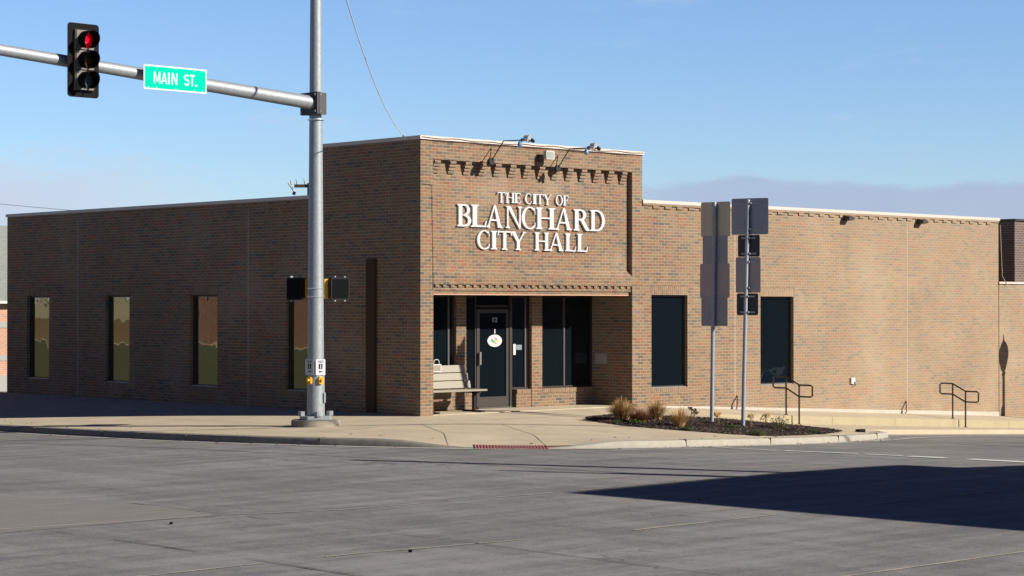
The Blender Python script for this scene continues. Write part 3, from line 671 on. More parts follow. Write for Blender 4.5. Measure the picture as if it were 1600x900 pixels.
# ------------------------------------------------------------------ lettering
def serif(x0, x1, top, s=.075, h=.035, k=.055):
    if top: return [(x0-s,1),(x0-s,1-h),(x0,1-h-k),(x1,1-h-k),(x1+s,1-h),(x1+s,1)]
    return [(x0-s,0),(x1+s,0),(x1+s,h),(x1,h+k),(x0,h+k),(x0-s,h)]
def stem(x, w_): return [[(x,0),(x+w_,0),(x+w_,1),(x,1)], serif(x, x+w_, True), serif(x, x+w_, False)]
def R4(x0, y0, x1, y1): return [(x0,y0),(x1,y0),(x1,y1),(x0,y1)]
def bnd(*a, **k): return [band(*a, **k)[1]]
T_, t_ = .195, .07
GL = {
 'I': (.34, stem(.09, T_)),
 'L': (.72, stem(.09, T_)+[R4(.2,0,.68,t_), [(.62,t_),(.68,t_),(.72,.28),(.68,.28)]]),
 'T': (.80, [R4(.32,0,.48,1), serif(.32,.48,False), R4(.02,1-t_,.78,1), [(.02,1-t_),(.08,1-t_),(.04,.76),(0,.76)], [(.72,1-t_),(.78,1-t_),(.80,.76),(.76,.76)]]),
 'E': (.72, stem(.09, T_)+[R4(.2,0,.66,t_), R4(.2,1-t_,.64,1), R4(.2,.49,.5,.49+t_), [(.60,t_),(.66,t_),(.70,.26),(.66,.26)], [(.58,1-t_),(.64,1-t_),(.66,.78),(.62,.78)], R4(.48,.40,.53,.64)]),
 'F': (.68, stem(.09, T_)+[R4(.2,1-t_,.62,1), R4(.2,.49,.5,.49+t_), [(.56,1-t_),(.62,1-t_),(.64,.76),(.60,.76)], R4(.48,.40,.53,.64)]),
 'H': (.98, stem(.09, T_)+stem(.74, T_)+[R4(.2,.48,.78,.48+t_)]),
 'A': (.96, [[(.06,0),(.13,0),(.50,.98),(.44,1.02)], [(.68,0),(.88,0),(.54,1.02),(.43,1.02)], R4(.22,.30,.70,.30+t_), serif(.06,.14,False), serif(.70,.87,False,.06)]),
 'N': (1.0, [R4(.13,0,.20,1), R4(.80,0,.87,1), [(.13,1),(.32,1),(.87,.0),(.80,-.02)], serif(.13,.20,False), serif(.80,.87,True), [(.02,1),(.2,1),(.2,.95),(.1,.96)]]),
 'Y': (.88, [R4(.36,0,.52,.48), serif(.36,.52,False), [(.04,1),(.24,1),(.52,.46),(.36,.44)], [(.74,1),(.81,1),(.51,.44),(.45,.48)], serif(.09,.20,True,.07), serif(.75,.80,True,.06)]),
 'O': (.98, bnd(.49,.5,.46,.52,.16,.055,0,360,n=30)),
 'C': (.90, bnd(.50,.5,.47,.52,.17,.055,48,312,n=24)+[[(.76,.98),(.80,.98),(.83,.68),(.79,.68)], [(.79,.30),(.83,.30),(.82,.12),(.76,.10)]]),
 'D': (.98, stem(.09, T_)+bnd(.42,.5,.50,.50,.17,t_,-90,90,n=18)+[R4(.2,0,.43,t_), R4(.2,1-t_,.43,1)]),
 'B': (.80, stem(.09, T_)+bnd(.40,.75,.30,.25,.15,t_,-90,90,n=12)+bnd(.40,.265,.37,.265,.17,t_,-90,90,n=12)+[R4(.2,0,.41,t_), R4(.2,1-t_,.41,1), R4(.2,.49,.41,.53)]),
 'R': (.92, stem(.09, T_)+bnd(.40,.74,.31,.26,.16,t_,-90,90,n=12)+[R4(.2,1-t_,.41,1), R4(.2,.48,.42,.48+t_), [(.38,.50),(.56,.52),(.90,.0),(.70,.0)], serif(.74,.86,False,.05)]),
}
def letter(name, chh, x0, x1, z0, z1, yf, th, mtl, parent, table=GL):
    wd, polys = table[chh]; m = MB(); sx = (x1-x0)/wd; szz = z1-z0
    for i, p in enumerate(polys):
        m.prism([(a*sx, c*szz) for a, c in p], (x0, yf-.0011*i, z0), (1,0,0), (0,0,1), (0, th, 0))
    return obj(name, m, mtl, parent)
def px2x(p, lo, hi, X0, X1): return X0+(X1-X0)*(p-lo)/(hi-lo)
sign = thing('building_lettering', (3.3, RC, 3.4), 'white raised serif capitals spelling the city hall name on the brick panel', 'lettering')
YF = RC-.048
rowsT = [
 ('THECITYOF', [(495,541),(541,590),(590,628),(648,690),(690,716),(714,756),(753,800),(822,866),(865,898)], 495, 898, 2.23, 4.38, 4.475, 4.695),
 ('BLANCHARD', [(270,352),(345,434),(432,524),(533,636),(625,712),(706,812),(816,912),(918,1012),(1012,1103)], 270, 1103, 1.07, 5.55, 3.935, 4.405),
 ('CITYHALL', [(378,456),(455,492),(493,576),(566,655),(700,782),(782,868),(873,938),(940,1005)], 378, 1005, 1.63, 4.98, 3.47, 3.865)]
for word, spans, lo, hi, X0, X1, z0, z1 in rowsT:
    def f(p):                                           # undo the perspective shortening along the wall
        u = (p-lo)/(hi-lo); return X0+(X1-X0)*(u+ .045*u*(u-1)*(X1-X0)/4.4)
    for c, (a, b_) in zip(word, spans): letter('letter', c, f(a)+.005, f(b_)-.005, z0, z1, YF, .046, WHITE, sign)

# ------------------------------------------------------------------ fixtures on the walls
def gooseneck(x, z, label):
    th = thing('sign_lamp', (x, RC, z), label, 'wall lamp', 'lamps reaching out over the lettering')
    obj('wall_bracket', MB().lathe([(.0,0),(.07,0),(.075,.03),(.05,.06),(0,.07)], 14).v and MB().tube([(x,.0,z),(x,-.06,z)], .075, 14), BLACK, th)
    kx, kz = x+.155, z+.42
    obj('arm', MB().tube([(x,-.05,z+.02),(kx,-.24,kz),(kx-.005,-.27,kz+.008),(kx-.03,-.84,kz-.01)], .012, 7), BLACK, th)
    h = obj('lamp_head', MB().tube([(kx-.03,-.82,kz-.01),(kx+.02,-.90,kz+.01)], .035, 10), mat('lamp_grey', (.30,.32,.35), .4, .5), th)
    obj('shade', MB().tube([(kx+.02,-.87,kz+.045),(kx+.06,-.97,kz+.015)], [.055,.085], 14), mat('lamp_shade_pale', (.55,.55,.56), .35, .4), h)
    obj('shade_rim', MB().tube([(kx+.10,-.99,kz-.005),(kx+.13,-1.05,kz-.05)], [.045,.03], 12), BLACK, h)
    obj('bulb_holder', MB().tube([(kx-.03,-.84,kz),(kx-.06,-.84,kz-.05)], .022, 8), BLACK, h)
    obj('bulb', MB().lathe([(.01,-.09),(.045,-.07),(.055,-.03),(.04,.02),(.02,.05)], 12, (kx-.08,-.84,kz-.08)), mat('blue_glass', (.25,.48,.75), .1, .2), h)
gooseneck(1.95, 5.33, 'thin black arm lamp over the lettering, nearer the shaded corner'); gooseneck(3.93, 5.27, 'thin black arm lamp over the lettering, right of the square floodlight')
th = thing('floodlight', (3.5, 0, 5.5), 'square white floodlight on the brick ledge between the two arm lamps', 'floodlight')
obj('housing', MB().prism(rrect(.25,.19,.02), (3.50,-.25,5.53), (1,0,.0), (0,0,1), (0,.09,0)), mat('flood_white', (.66,.64,.56), .5, var=.1), th)
obj('lens', MB().box(3.40,-.255,5.46,3.60,-.251,5.60), mat('flood_lens', (.46,.48,.44), .15, var=.2, vscale=25), th)
obj('wall_bracket', MB().tube([(3.46,-.17,5.50),(3.42,-.1,5.50),(3.38,-.0,5.47)], .04, 8).box(3.32,-.03,5.40,3.46,-.002,5.55), mat('br_brown', (.09,.075,.06), .6), th)
for x, lb in ((14.13,'small dark wall light under the wing coping, nearer the entrance'), (17.26,'small dark wall light under the wing coping, nearer the far end')):
    th = thing('wall_light', (x,0,4.47), lb, 'wall light', 'small lights under the wing coping')
    obj('housing', MB().prism([(0,0),(.20,-.05),(.20,-.12),(.0,-.14)], (x-.1,-.02,4.56), (0,-1,0), (0,0,1), (.22,0,0)), mat('wl_brown', (.035,.027,.025), .5), th); obj('wall_plate', MB().box(x-.06,-.018,4.42,x+.08,-.001,4.56), BLACK, th)
th = thing('outlet_box', (14.41,0,.36), 'small white outlet box low on the sunlit wing wall', 'outlet box')
obj('box', MB().box(14.33,-.05,.30,14.50,-.002,.46), mat('outlet_white', (.72,.71,.68), .4), th, bevel=.006)
obj('cord', MB().tube([(14.45,-.055,.36),(14.46,-.08,.30),(14.44,-.05,.24)], .012, 6), BLACK, th)
# drain pipes at the foot of the low walk
for X, Y in ((8.75,-4.55),(21.0,-1.62),(22.3,-1.62)):
    z = S(X, Y); th = obj('drain_grate', MB().obox((X, Y, z+.03), (.11,0,0), (0,.06,0), (0,0,.035)), BLACKM, origin=(X, Y, z), bevel=.01)
    tag(th, {8.75:'small black drain block on the walk past the tip of the planting bed', 21.0:'black drain block beside the tan step at the far right, left one', 22.3:'black drain block beside the tan step, at the right edge of the photo'}[X], 'drain block')

# ------------------------------------------------------------------ bench and the little plaque on it
def bench():
    th = thing('bench', (1.35,.55,0), 'tan slatted bench with black legs in the porch beside the brick corner', 'bench')
    x0, x1 = .5, 2.10
    for k in range(3):
        obj('back_slat', MB().obox(((x0+x1)/2-.02*k, .80+.035*k, .585+.168*k), ((x1-x0)/2-.02*k,0,0), (0,.016,-.003), (0,.016,.077)), BENCHM, th, bevel=.006)
    for k in range(3):
        obj('seat_slat', MB().box(x0, .28+.155*k, .455, x1+.04, .28+.155*k+.145, .495), BENCHM, th, bevel=.006)
    for x in (.62, 1.90):
        m = MB().box(x, .45, .03, x+.07, .52, .44).box(x, .30, .41, x+.07, .80, .452).obox((x+.035,.865,.74), (.02,0,0), (0,.015,-.003), (0,.055,.26)); obj('frame', m, BLACK, th)
        obj('foot', MB().box(x-.02, .20, .012, x+.09, .80, .05), BLACK, th)
bench()
th = thing('small_placard', (1.14,.80,.90), 'small white outlined placard with a loop handle on the left end of the bench back', 'placard')
q = MB().box(1.00,.802,.86,1.28,.812,.88).box(1.00,.802,1.01,1.28,.812,1.03).box(1.00,.802,.88,1.02,.812,1.01).box(1.26,.802,.88,1.28,.812,1.01)
obj('border', q, WHITE, th); obj('face', MB().box(1.02,.805,.88,1.26,.811,1.01), BENCHM, th)
obj('handle', MB().tube([(1.07,.807,1.03),(1.07,.807,1.09),(1.11,.807,1.13),(1.18,.807,1.13),(1.22,.807,1.09),(1.22,.807,1.03)], .009, 6), WHITE, th)

# ------------------------------------------------------------------ handrails
def handrail(xa, label):
    zu = S(xa, -1.3); zl = S(xa, -1.45)
    th = thing('handrail', (xa, -1.35, zl), label, 'handrail', 'black handrails at the steps')
    R = .020; ya, yb = -1.17, -1.56
    zu = S(xa, ya); zl = S(xa, yb)
    # upper post stands on the upper walk, lower post on the lower walk
    T1, T2 = zu+.90, zl+.92+.0
    def q(y, z): return (xa, y, z)
    obj('post', MB().tube([q(ya, zu), q(ya, T1)], R, 8), BLACK, th); obj('post', MB().tube([q(yb, zl), q(yb, T2)], R, 8), BLACK, th)
    dn = .27
    loop = [q(yb,T2), q(ya,T1), q(ya+.34,T1+.005), q(ya+.39,T1-.03), q(ya+.39,T1-dn+.03), q(ya+.34,T1-dn), q(ya,T1-dn), q(yb,T2-dn), q(yb-.34,T2-dn), q(yb-.39,T2-dn+.03), q(yb-.39,T2-.03), q(yb-.34,T2), q(yb,T2)]
    obj('rail_loop', MB().tube(loop, R, 8), BLACK, th)
    for y, z in ((ya, zu), (yb, zl)): obj('base_flange', MB().lathe([(.05,0),(.05,.012),(.03,.015)], 12, q(y, z)), BLACK, th)
handrail(10.36, 'black pipe handrail at the steps, nearer the sign posts'); handrail(17.1, 'black pipe handrail at the steps, nearer the far end of the wall')

# ------------------------------------------------------------------ sign posts
def sign_post(name, base, top, label, panels, nrm2, kind):
    bx, by, bz = base; th = thing('sign_post', base, label, 'sign post', 'sign posts seen from behind'); th.location = base
    n = Vector((*nrm2, 0)).normalized(); u = Vector((n.y, -n.x, 0))
    if u.dot(RT) < 0: u = -u
    base = Vector(base); top = Vector(top)
    obj('post', MB().tube([base-Vector((0,0,.1)), base+(top-base)*.5, top], .042, 14), GALV2, th, smooth_=True)
    obj('post_cap', MB().tube([top, top+Vector((0,0,.02)), top+Vector((0,0,.035))], [.05,.045,.02], 12), GALV, th)
    for (w_, h_, zc, dx, mt) in panels:
        f = (zc-base.z)/(top.z-base.z); c = base+(top-base)*f-n*.046+u*dx
        s = obj('sign_panel', MB().prism(rrect(w_, h_, .035), c, u, (0,0,1), -n*.004), mt, th)
        for dz in (-.36, .36):
            obj('clamp', MB().obox(c+n*.035+Vector((0,0,dz*h_)), u*.05, n*.035, (0,0,.018)), GALV2, s)
            if kind: obj('stiffener', MB().obox(c+n*.012+Vector((0,0,dz*h_)), u*(w_*.33), n*.010, (0,0,.016)), mat('stiff', (.30,.31,.34), .5, .4), s)
BK1 = mat('sign_back_rainbow', (.42,.35,.26), .4, .5, var=.15, vscale=3, streak=(6,6,.3))
BK2 = mat('sign_back_grey', (.25,.25,.27), .45, .4, var=.1); BK3 = mat('sign_back_black', (.045,.045,.055), .5, .2); BK4 = mat('sign_back_violet', (.33,.26,.25), .45, .4, var=.1)
def zat(y, D): return 2.24+(480-y)*D/3263
b1 = (4.62,-3.87,S(4.62,-3.87)); b2 = (4.63,-4.70,S(4.63,-4.70))
D1 = (Vector((b1[0],b1[1],0))-Vector((CAM.x,CAM.y,0))).dot(FW); D2 = (Vector((b2[0],b2[1],0))-Vector((CAM.x,CAM.y,0))).dot(FW)
P1 = [(38.5/68.6/.756, 49.5/68.6, zat(342.5,D1), .0, BK1), (33/68.6/.756, 40.5/68.6, zat(390.5,D1), .0, BK2), (39/68.6/.756, 48.5/68.6, zat(438.5,D1), .0, BK4), (34.5/68.6/.756, 41.5/68.6, zat(486.5,D1), .0, BK2)]
P2 = [(49/69.4/.863, 51.5/69.4, zat(338,D2), .03, BK2), (29/69.4/.863, 31/69.4, zat(384,D2), .02, BK3), (33/69.4/.863, 50.5/69.4, zat(429.5,D2), .02, BK4), (28.5/69.4/.863, 31/69.4, zat(475.5,D2), .02, BK3)]
t1 = Vector((b1[0], b1[1], zat(318,D1)))+RT*(.06); t2 = Vector((b2[0], b2[1], zat(314,D2)))+RT*(.11)
sign_post('a', b1, t1, 'galvanised post with four brownish grey sign backs, left one of the pair', P1, (-.995,-.10), False)
sign_post('b', b2, t2, 'leaning galvanised post with a wide top sign back, right one of the pair', P2, (-.96,-.28), True)

# ------------------------------------------------------------------ planting bed
FRONT = [(2.75,-2.1),(2.42,-2.8),(2.2,-3.5),(2.25,-4.2),(2.45,-4.9),(2.9,-5.9),(3.7,-6.3),(5.0,-6.0),(6.3,-5.55),(7.35,-5.0)]
BACK = [(2.9,-2.05),(3.5,-1.8),(4.1,-1.55),(4.8,-1.85),(5.5,-2.25),(6.2,-2.75),(6.7,-3.35),(7.1,-3.9),(7.35,-4.4),(7.5,-4.95)]
from mathutils import noise as mnoise
def bedz(x, y, e): return S(x, y)+.010+.055*e**.7+.045*e*mnoise.noise(Vector((x*2.1, y*2.1, 3)))+.02*mnoise.noise(Vector((x*9, y*9, 1)))*min(1, e*4)
mb = MB(); K = 90; Mq = 40
def lerp_e(e, s):
    s *= len(e)-1; i = min(int(s), len(e)-2); f = s-i; return (e[i][0]+(e[i+1][0]-e[i][0])*f, e[i][1]+(e[i+1][1]-e[i][1])*f)
bedpts = []
for i in range(K+1):
    p = lerp_e(FRONT, i/K); q = lerp_e(BACK, i/K)
    for j in range(Mq+1):
        f = j/Mq; e = math.sin(math.pi*f)*math.sin(math.pi*min(1, max(0, (i+.5)/(K+1))))**.5; x = p[0]+(q[0]-p[0])*f; y = p[1]+(q[1]-p[1])*f
        z = bedz(x, y, e); mb.v.append((x, y, z)); bedpts.append((x, y, z))
for i in range(K):
    for j in range(Mq): a = i*(Mq+1)+j; mb.f.append((a, a+Mq+1, a+Mq+2, a+1))
MULCH = mat('dark_mulch', (.040,.027,.022), .95, var=1.0, vscale=14, bump=1., bscale=40)
struct('planting_soil', mb, MULCH)
def chips(n, cm, nm, lo, hi, flt=lambda x, y: True):
    mb = MB(); k = 0
    while k < n:
        x, y, z = random.choice(bedpts); x += random.uniform(-.06,.06); y += random.uniform(-.06,.06)
        if not flt(x, y): continue
        k += 1; a = random.uniform(0, math.pi); l = random.uniform(lo, hi); wd = l*random.uniform(.2,.45); ti = random.uniform(-.5,.5)
        mb.obox((x, y, z+.012), (math.cos(a)*l, math.sin(a)*l, ti*l), (-math.sin(a)*wd, math.cos(a)*wd, 0), (0,0,.005))
    tag(obj(nm, mb, cm), kind='stuff', label='dark bark mulch covering the planting bed', cat='mulch')
chips(4500, mat('mulch_dark', (.035,.022,.018), .9, var=.5, vscale=30), 'mulch', .012, .04)
chips(2200, mat('mulch_brown', (.13,.075,.05), .9, var=.5, vscale=30), 'mulch', .010, .032)
chips(420, mat('mulch_pale', (.38,.30,.23), .9, var=.3, vscale=30), 'mulch', .008, .022, lambda x, y: x+y*.1 < 3.2 or random.random() < .3)
def bz(x, y):
    return min(bedpts, key=lambda p: (p[0]-x)**2+(p[1]-y)**2)[2]
def clump(x, y, r, h, n, cols, label, spread=1., droop=.5, seed=1, name='ornamental_grass', cat='grass clump', group='dry grass clumps in the bed', width=.006):
    rnd = random.Random(seed); z0 = bz(x, y)-.02; th = thing(name, (x, y, z0), label, cat, group)
    for ci, c in enumerate(cols):
        mb = MB()
        for k in range(n//len(cols)):
            a = rnd.uniform(0, 2*math.pi); q = rnd.random()**.7; br = r*.28*rnd.random(); L = h*rnd.uniform(.65,1.05)*(1-.25*q); out = r*q*spread
            bx_, by_ = x+br*math.cos(a), y+br*math.sin(a); wd = width*rnd.uniform(.6,1.4); pr = None; ta = a+math.pi/2+rnd.uniform(-.6,.6)
            ca, sa = math.cos(ta)*wd, math.sin(ta)*wd; a2 = a+rnd.uniform(-.4,.4)
            for s in range(4):
                f = s/3; px = bx_+math.cos(a2)*out*f**1.5; py = by_+math.sin(a2)*out*f**1.5; pz = z0+L*(f-droop*q*f*f*.45); ww = 1-.8*f
                cur = [(px-ca*ww, py-sa*ww, pz), (px+ca*ww, py+sa*ww, pz)]
                if pr: mb.poly([pr[0], pr[1], cur[1], cur[0]])
                pr = cur
        obj('blades', mb, c, th)
STRAW = mat('straw', (.75,.42,.12), .8, var=.4, vscale=40); STRAW2 = mat('straw_pale', (.82,.56,.23), .8, var=.3, vscale=40); RUST = mat('russet_stem', (.42,.17,.06), .85, var=.4, vscale=40); BRN = mat('brown_stem', (.22,.13,.06), .85, var=.4, vscale=40); GRN = mat('fresh_leaf', (.07,.16,.025), .6, var=.4, vscale=30); DRK = mat('dead_head', (.05,.03,.02), .9)
clump(2.85,-3.0,.40,.52,1400,[STRAW,STRAW2,BRN],'dense rounded straw-coloured grass clump at the porch end of the bed',seed=3,droop=.5,spread=.85)
clump(2.80,-3.55,.30,.36,900,[RUST,BRN,RUST],'low russet clump leaning against the straw-coloured grass',seed=4,droop=.6)
clump(3.72,-3.15,.34,.50,700,[STRAW,STRAW2,BRN],'upright straw grass clump, second along the bed from the porch',seed=5,droop=.5,spread=.8)
clump(2.98,-4.45,.32,.46,360,[STRAW2,STRAW],'thin airy pale grass clump in front of the first sign post',seed=6,droop=.3)
def dried(x, y, h, cm, label, seed, n=7):
    rnd = random.Random(seed); z0 = bz(x, y)-.02; th = thing('dried_flower', (x, y, z0), label, 'dried plant', 'small dried plants in the bed'); st_ = MB(); hd = MB()
    for k in range(n):
        a = rnd.uniform(0, 6.28); r = rnd.uniform(.02,.09); L = h*rnd.uniform(.7,1.05); tp = (x+r*math.cos(a), y+r*math.sin(a), z0+L)
        st_.tube([(x+r*.2*math.cos(a), y+r*.2*math.sin(a), z0), (x+r*.5*math.cos(a), y+r*.5*math.sin(a), z0+L*.55), tp], .004, 5)
        for _ in range(9):
            c = Vector(tp)+Vector((rnd.uniform(-.04,.04), rnd.uniform(-.04,.04), rnd.uniform(-.03,.035))); hd.obox(c, (rnd.uniform(.006,.014),.004,.003), (-.003,rnd.uniform(.006,.012),.002), (.002,0,rnd.uniform(.004,.01)))
    obj('stems', st_, BRN, th); obj('flower_heads', hd, cm, th)
dried(3.84,-4.05,.28,DRK,'dark dried seed head between the airy grass and the first sign post',11)
dried(4.25,-4.4,.26,STRAW,'low straw-coloured dried plant between the two sign posts',12)
dried(4.8,-4.8,.27,STRAW2,'dried flower stems just right of the leaning sign post',13)
dried(5.22,-4.8,.28,STRAW2,'dried flat-topped flower stems beside the leafy green plant',14)
def leafy(x, y, r, h, n, label, seed, stems=True):
    rnd = random.Random(seed); z0 = bz(x, y)-.01; th = thing('green_plant', (x, y, z0), label, 'green plant', 'small green plants in the bed'); lf = MB(); st_ = MB()
    for k in range(n):
        a = rnd.uniform(0, 6.28); q = rnd.random()**.5*r; z = z0+h*rnd.uniform(.15,1)*(1-.4*(q/r)); c = Vector((x+q*math.cos(a), y+q*math.sin(a), z)); b_ = rnd.uniform(0, 6.28); l = rnd.uniform(.018,.035)
        d1 = Vector((math.cos(b_), math.sin(b_), rnd.uniform(-.3,.6))).normalized()*l; d2 = d1.cross(Vector((rnd.uniform(-.4,.4), rnd.uniform(-.4,.4), 1))).normalized()*l*.5
        lf.poly([c-d1, c+d2, c+d1, c-d2])
        if stems and k % 6 == 0: st_.tube([(x+q*.2*math.cos(a), y+q*.2*math.sin(a), z0), tuple(c)], .004, 4)
    obj('leaves', lf, GRN, th)
    if st_.v: obj('stems', st_, BRN, th)
leafy(5.25,-5.15,.20,.34,240,'tall leafy green plant near the nearer handrail',21)
leafy(3.3,-6.2,.17,.13,260,'low bright green plant at the front curb of the bed',22)
leafy(2.5,-3.7,.12,.13,200,'bright green tuft at the foot of the russet clump',23)
leafy(5.75,-5.55,.16,.08,160,'low green weeds near the right tip of the bed',24,False)
leafy(2.55,-5.0,.09,.12,110,'small green sprig by the bed edge below the first sign post',25)
leafy(2.4,-3.3,.08,.07,80,'tiny green weed at the left front edge of the bed',26,False)
leafy(3.95,-4.95,.12,.10,120,'green weeds at the foot of the leaning sign post',27,False)

# ------------------------------------------------------------------ traffic pole
PB = Vector((-3.15,-.55, S(-3.15,-.55)))
tp = thing('traffic_pole', PB, 'tall galvanised traffic pole with mast arm on a round footing at the corner', 'traffic pole')
obj('footing', MB().lathe([(.47,-.1),(.47,.10),(.455,.125),(0,.127)], 36, PB), mat('footing_conc', (.36,.32,.25), .9, var=.25, vscale=8, bump=.3), tp, smooth_=True)
obj('base_plate', MB().prism(rrect(.52,.52,.05), PB+Vector((0,0,.128)), (.92,-.39,0), (.39,.92,0), (0,0,.075)), GALV, tp)
for i in range(4):
    a = math.radians(22+90*i); c = PB+Vector((math.cos(a+.78)*.30, math.sin(a+.78)*.23, .12)); obj('anchor_bolt', MB().tube([c+Vector((0,0,.08)), c+Vector((0,0,.17))], .065, 8), GALV, tp)
pz = [.165, 2, 4, 6, 8, 9.6]; obj('pole', MB().tube([PB+Vector((0,0,z)) for z in pz], [.168-.0068*z for z in pz], 32), GALV, tp, smooth_=True)
obj('pole_cap', MB().lathe([(.108,0),(.10,.03),(.05,.06),(0,.065)], 24, PB+Vector((0,0,9.6))), GALV, tp, smooth_=True)
obj('hand_hole', MB().prism(rrect(.11,.20,.03), PB+Vector((.10,-.142,.55)), (.82,.57,0), (0,0,1), (.006,-.012,0)), GALV2, tp)
for z in (2.66, 2.50, 5.92): obj('band', MB().lathe([(.158,-.010),(.162,-.010),(.162,.010),(.158,.010)], 28, PB+Vector((0,0,z))), mat('steel_band', (.6,.62,.62), .3, .8), tp)
obj('conduit_or_highlight', MB().tube([PB+Vector((.135,-.085,.2)), PB+Vector((.13,-.082,1.2))], .012, 8), WHITE, tp)  # white tube drawn for the bright rim reflection along the pole edge
BRK = mat('shade_dark_plate', (.07,.07,.075), .7)  # steel coloured dark to stand for the shade on the arm joint
AZ0 = 6.17; rise = .46/6.8; L = 11.
arm_dir = Vector((-1,0,rise)).normalized()
a0 = Vector((PB.x-.22, PB.y-.12, AZ0)); 
arm = obj('mast_arm', MB().tube([a0+arm_dir*s for s in (0,2,4,6,8,10,L)], [.132-.0052*s for s in (0,2,4,6,8,10,L)], 28), GALV, tp, smooth_=True)
fl = MB(); fl.box(PB.x-.225, PB.y-.33, AZ0-.22, PB.x-.185, PB.y+.20, AZ0+.20); obj('arm_flange', fl, BRK, tp)
cl = MB(); cl.box(PB.x-.183, PB.y-.34, AZ0-.225, PB.x-.145, PB.y+.21, AZ0+.20); cl.box(PB.x-.144, PB.y-.23, AZ0-.22, PB.x+.08, PB.y-.20, AZ0+.20); cl.box(PB.x-.144, PB.y+.14, AZ0-.22, PB.x+.08, PB.y+.17, AZ0+.20); cl.box(PB.x-.144, PB.y-.199, AZ0+.15, PB.x+.05, PB.y+.139, AZ0+.18); cl.box(PB.x-.144, PB.y-.199, AZ0-.215, PB.x+.05, PB.y+.139, AZ0-.185)
obj('arm_clamp', cl, BRK, tp, bevel=.004)
for y in (-.28, .15):
    for z in (-.17, .15): obj('bolt', MB().tube([(PB.x-.25, PB.y+y, AZ0+z), (PB.x-.10, PB.y+y, AZ0+z)], .022, 6), GALV, tp)
# ---- signal head
def armpt(s): return a0+arm_dir*s
def signal():
    c = Vector((PB.x-5.42, PB.y-.38, 6.40)); zc = 2.24+(480-98)*36.7/3263; c.z = zc
    th = thing('traffic_signal', c, 'black three-light traffic signal showing red on the mast arm', 'traffic signal')
    obj('backplate', MB().prism(rrect(.63,1.29,.06), c, (1,0,0), (0,0,1), (0,.006,0)), mat('backplate', (.016,.014,.016), .8, spec=.06), th)
    obj('housing', MB().prism(rrect(.37,1.07,.03), c+Vector((.0,-.05,0)), (1,0,0), (0,0,1), (0,.16,0)), mat('signal_housing', (.03,.026,.022), .7, spec=.15, var=.1), th, bevel=.004)
    ln = MB(); obj('trim', ln.box(c.x-.187, c.y-.06, c.z-.53, c.x-.182, c.y-.0, c.z+.53), mat('trim_tan', (.30,.24,.15), .5), th)
    for i, (nm, col, em, es) in enumerate((('red_lens', (.16,.002,.004), (.9,.0,.015), .13), ('amber_lens', (.085,.045,.010), None, 0), ('green_lens', (.075,.115,.125), None, 0))):
        z = c.z+.352-.352*i
        obj('door', MB().prism(rrect(.35,.335,.02), (c.x,c.y-.051,z), (1,0,0), (0,0,1), (0,-.022,0)), mat('signal_door', (.17,.15,.12), .4, var=.1), th, bevel=.003)
        l_ = MB(); pr = [(.0,.03),(.05,.028),(.10,.018),(.145,0)]
        n0 = len(l_.v); seg = 24
        for r, d in pr:
            for k in range(seg): a = 2*math.pi*k/seg; l_.v.append((c.x+.92*max(r,.001)*math.cos(a), c.y-.076-d, z+max(r,.001)*math.sin(a)))
        for q in range(3):
            for k in range(seg): k2 = (k+1) % seg; l_.f.append((q*seg+k, q*seg+k2, (q+1)*seg+k2, (q+1)*seg+k))
        obj(nm, l_, mat(nm, col, .25, emit=em, estr=es, spec=.2), th, smooth_=True)
        if i == 0: obj('red_glow', MB().tube([(c.x, c.y-.104, z), (c.x, c.y-.108, z)], .062, 20), mat('red_glow', (.3,.0,.0), .4, emit=(1,.0,.03), estr=.55), th)
        # tunnel visor, open underneath at the front
        vz = MB(); n0 = 0; seg = 30
        for k in range(seg+1):
            a = math.radians(-62+304*k/seg); cut = .5+.5*math.cos(a-math.pi/2); Lv = .13+.15*cut**.6
            for d, rr in ((.0,.156),(Lv,.160),(Lv,.153),(.0,.150)): vz.v.append((c.x+.93*rr*math.cos(a), c.y-.070-d, z+rr*math.sin(a)-.05*d))
        for k in range(seg):
            for q in range(3): a = k*4+q; vz.f.append((a, a+4, a+5, a+1))
        obj('visor', vz, BLACKM, th, smooth_=True)
    obj('arm_bracket', MB().box(c.x-.03, c.y+.10, c.z-.35, c.x+.03, c.y+.17, c.z+.35).tube([(c.x, c.y+.16, armpt(5.36).z), (c.x, PB.y-.02, armpt(5.36).z)], .035, 10), GALV2, th)
signal()
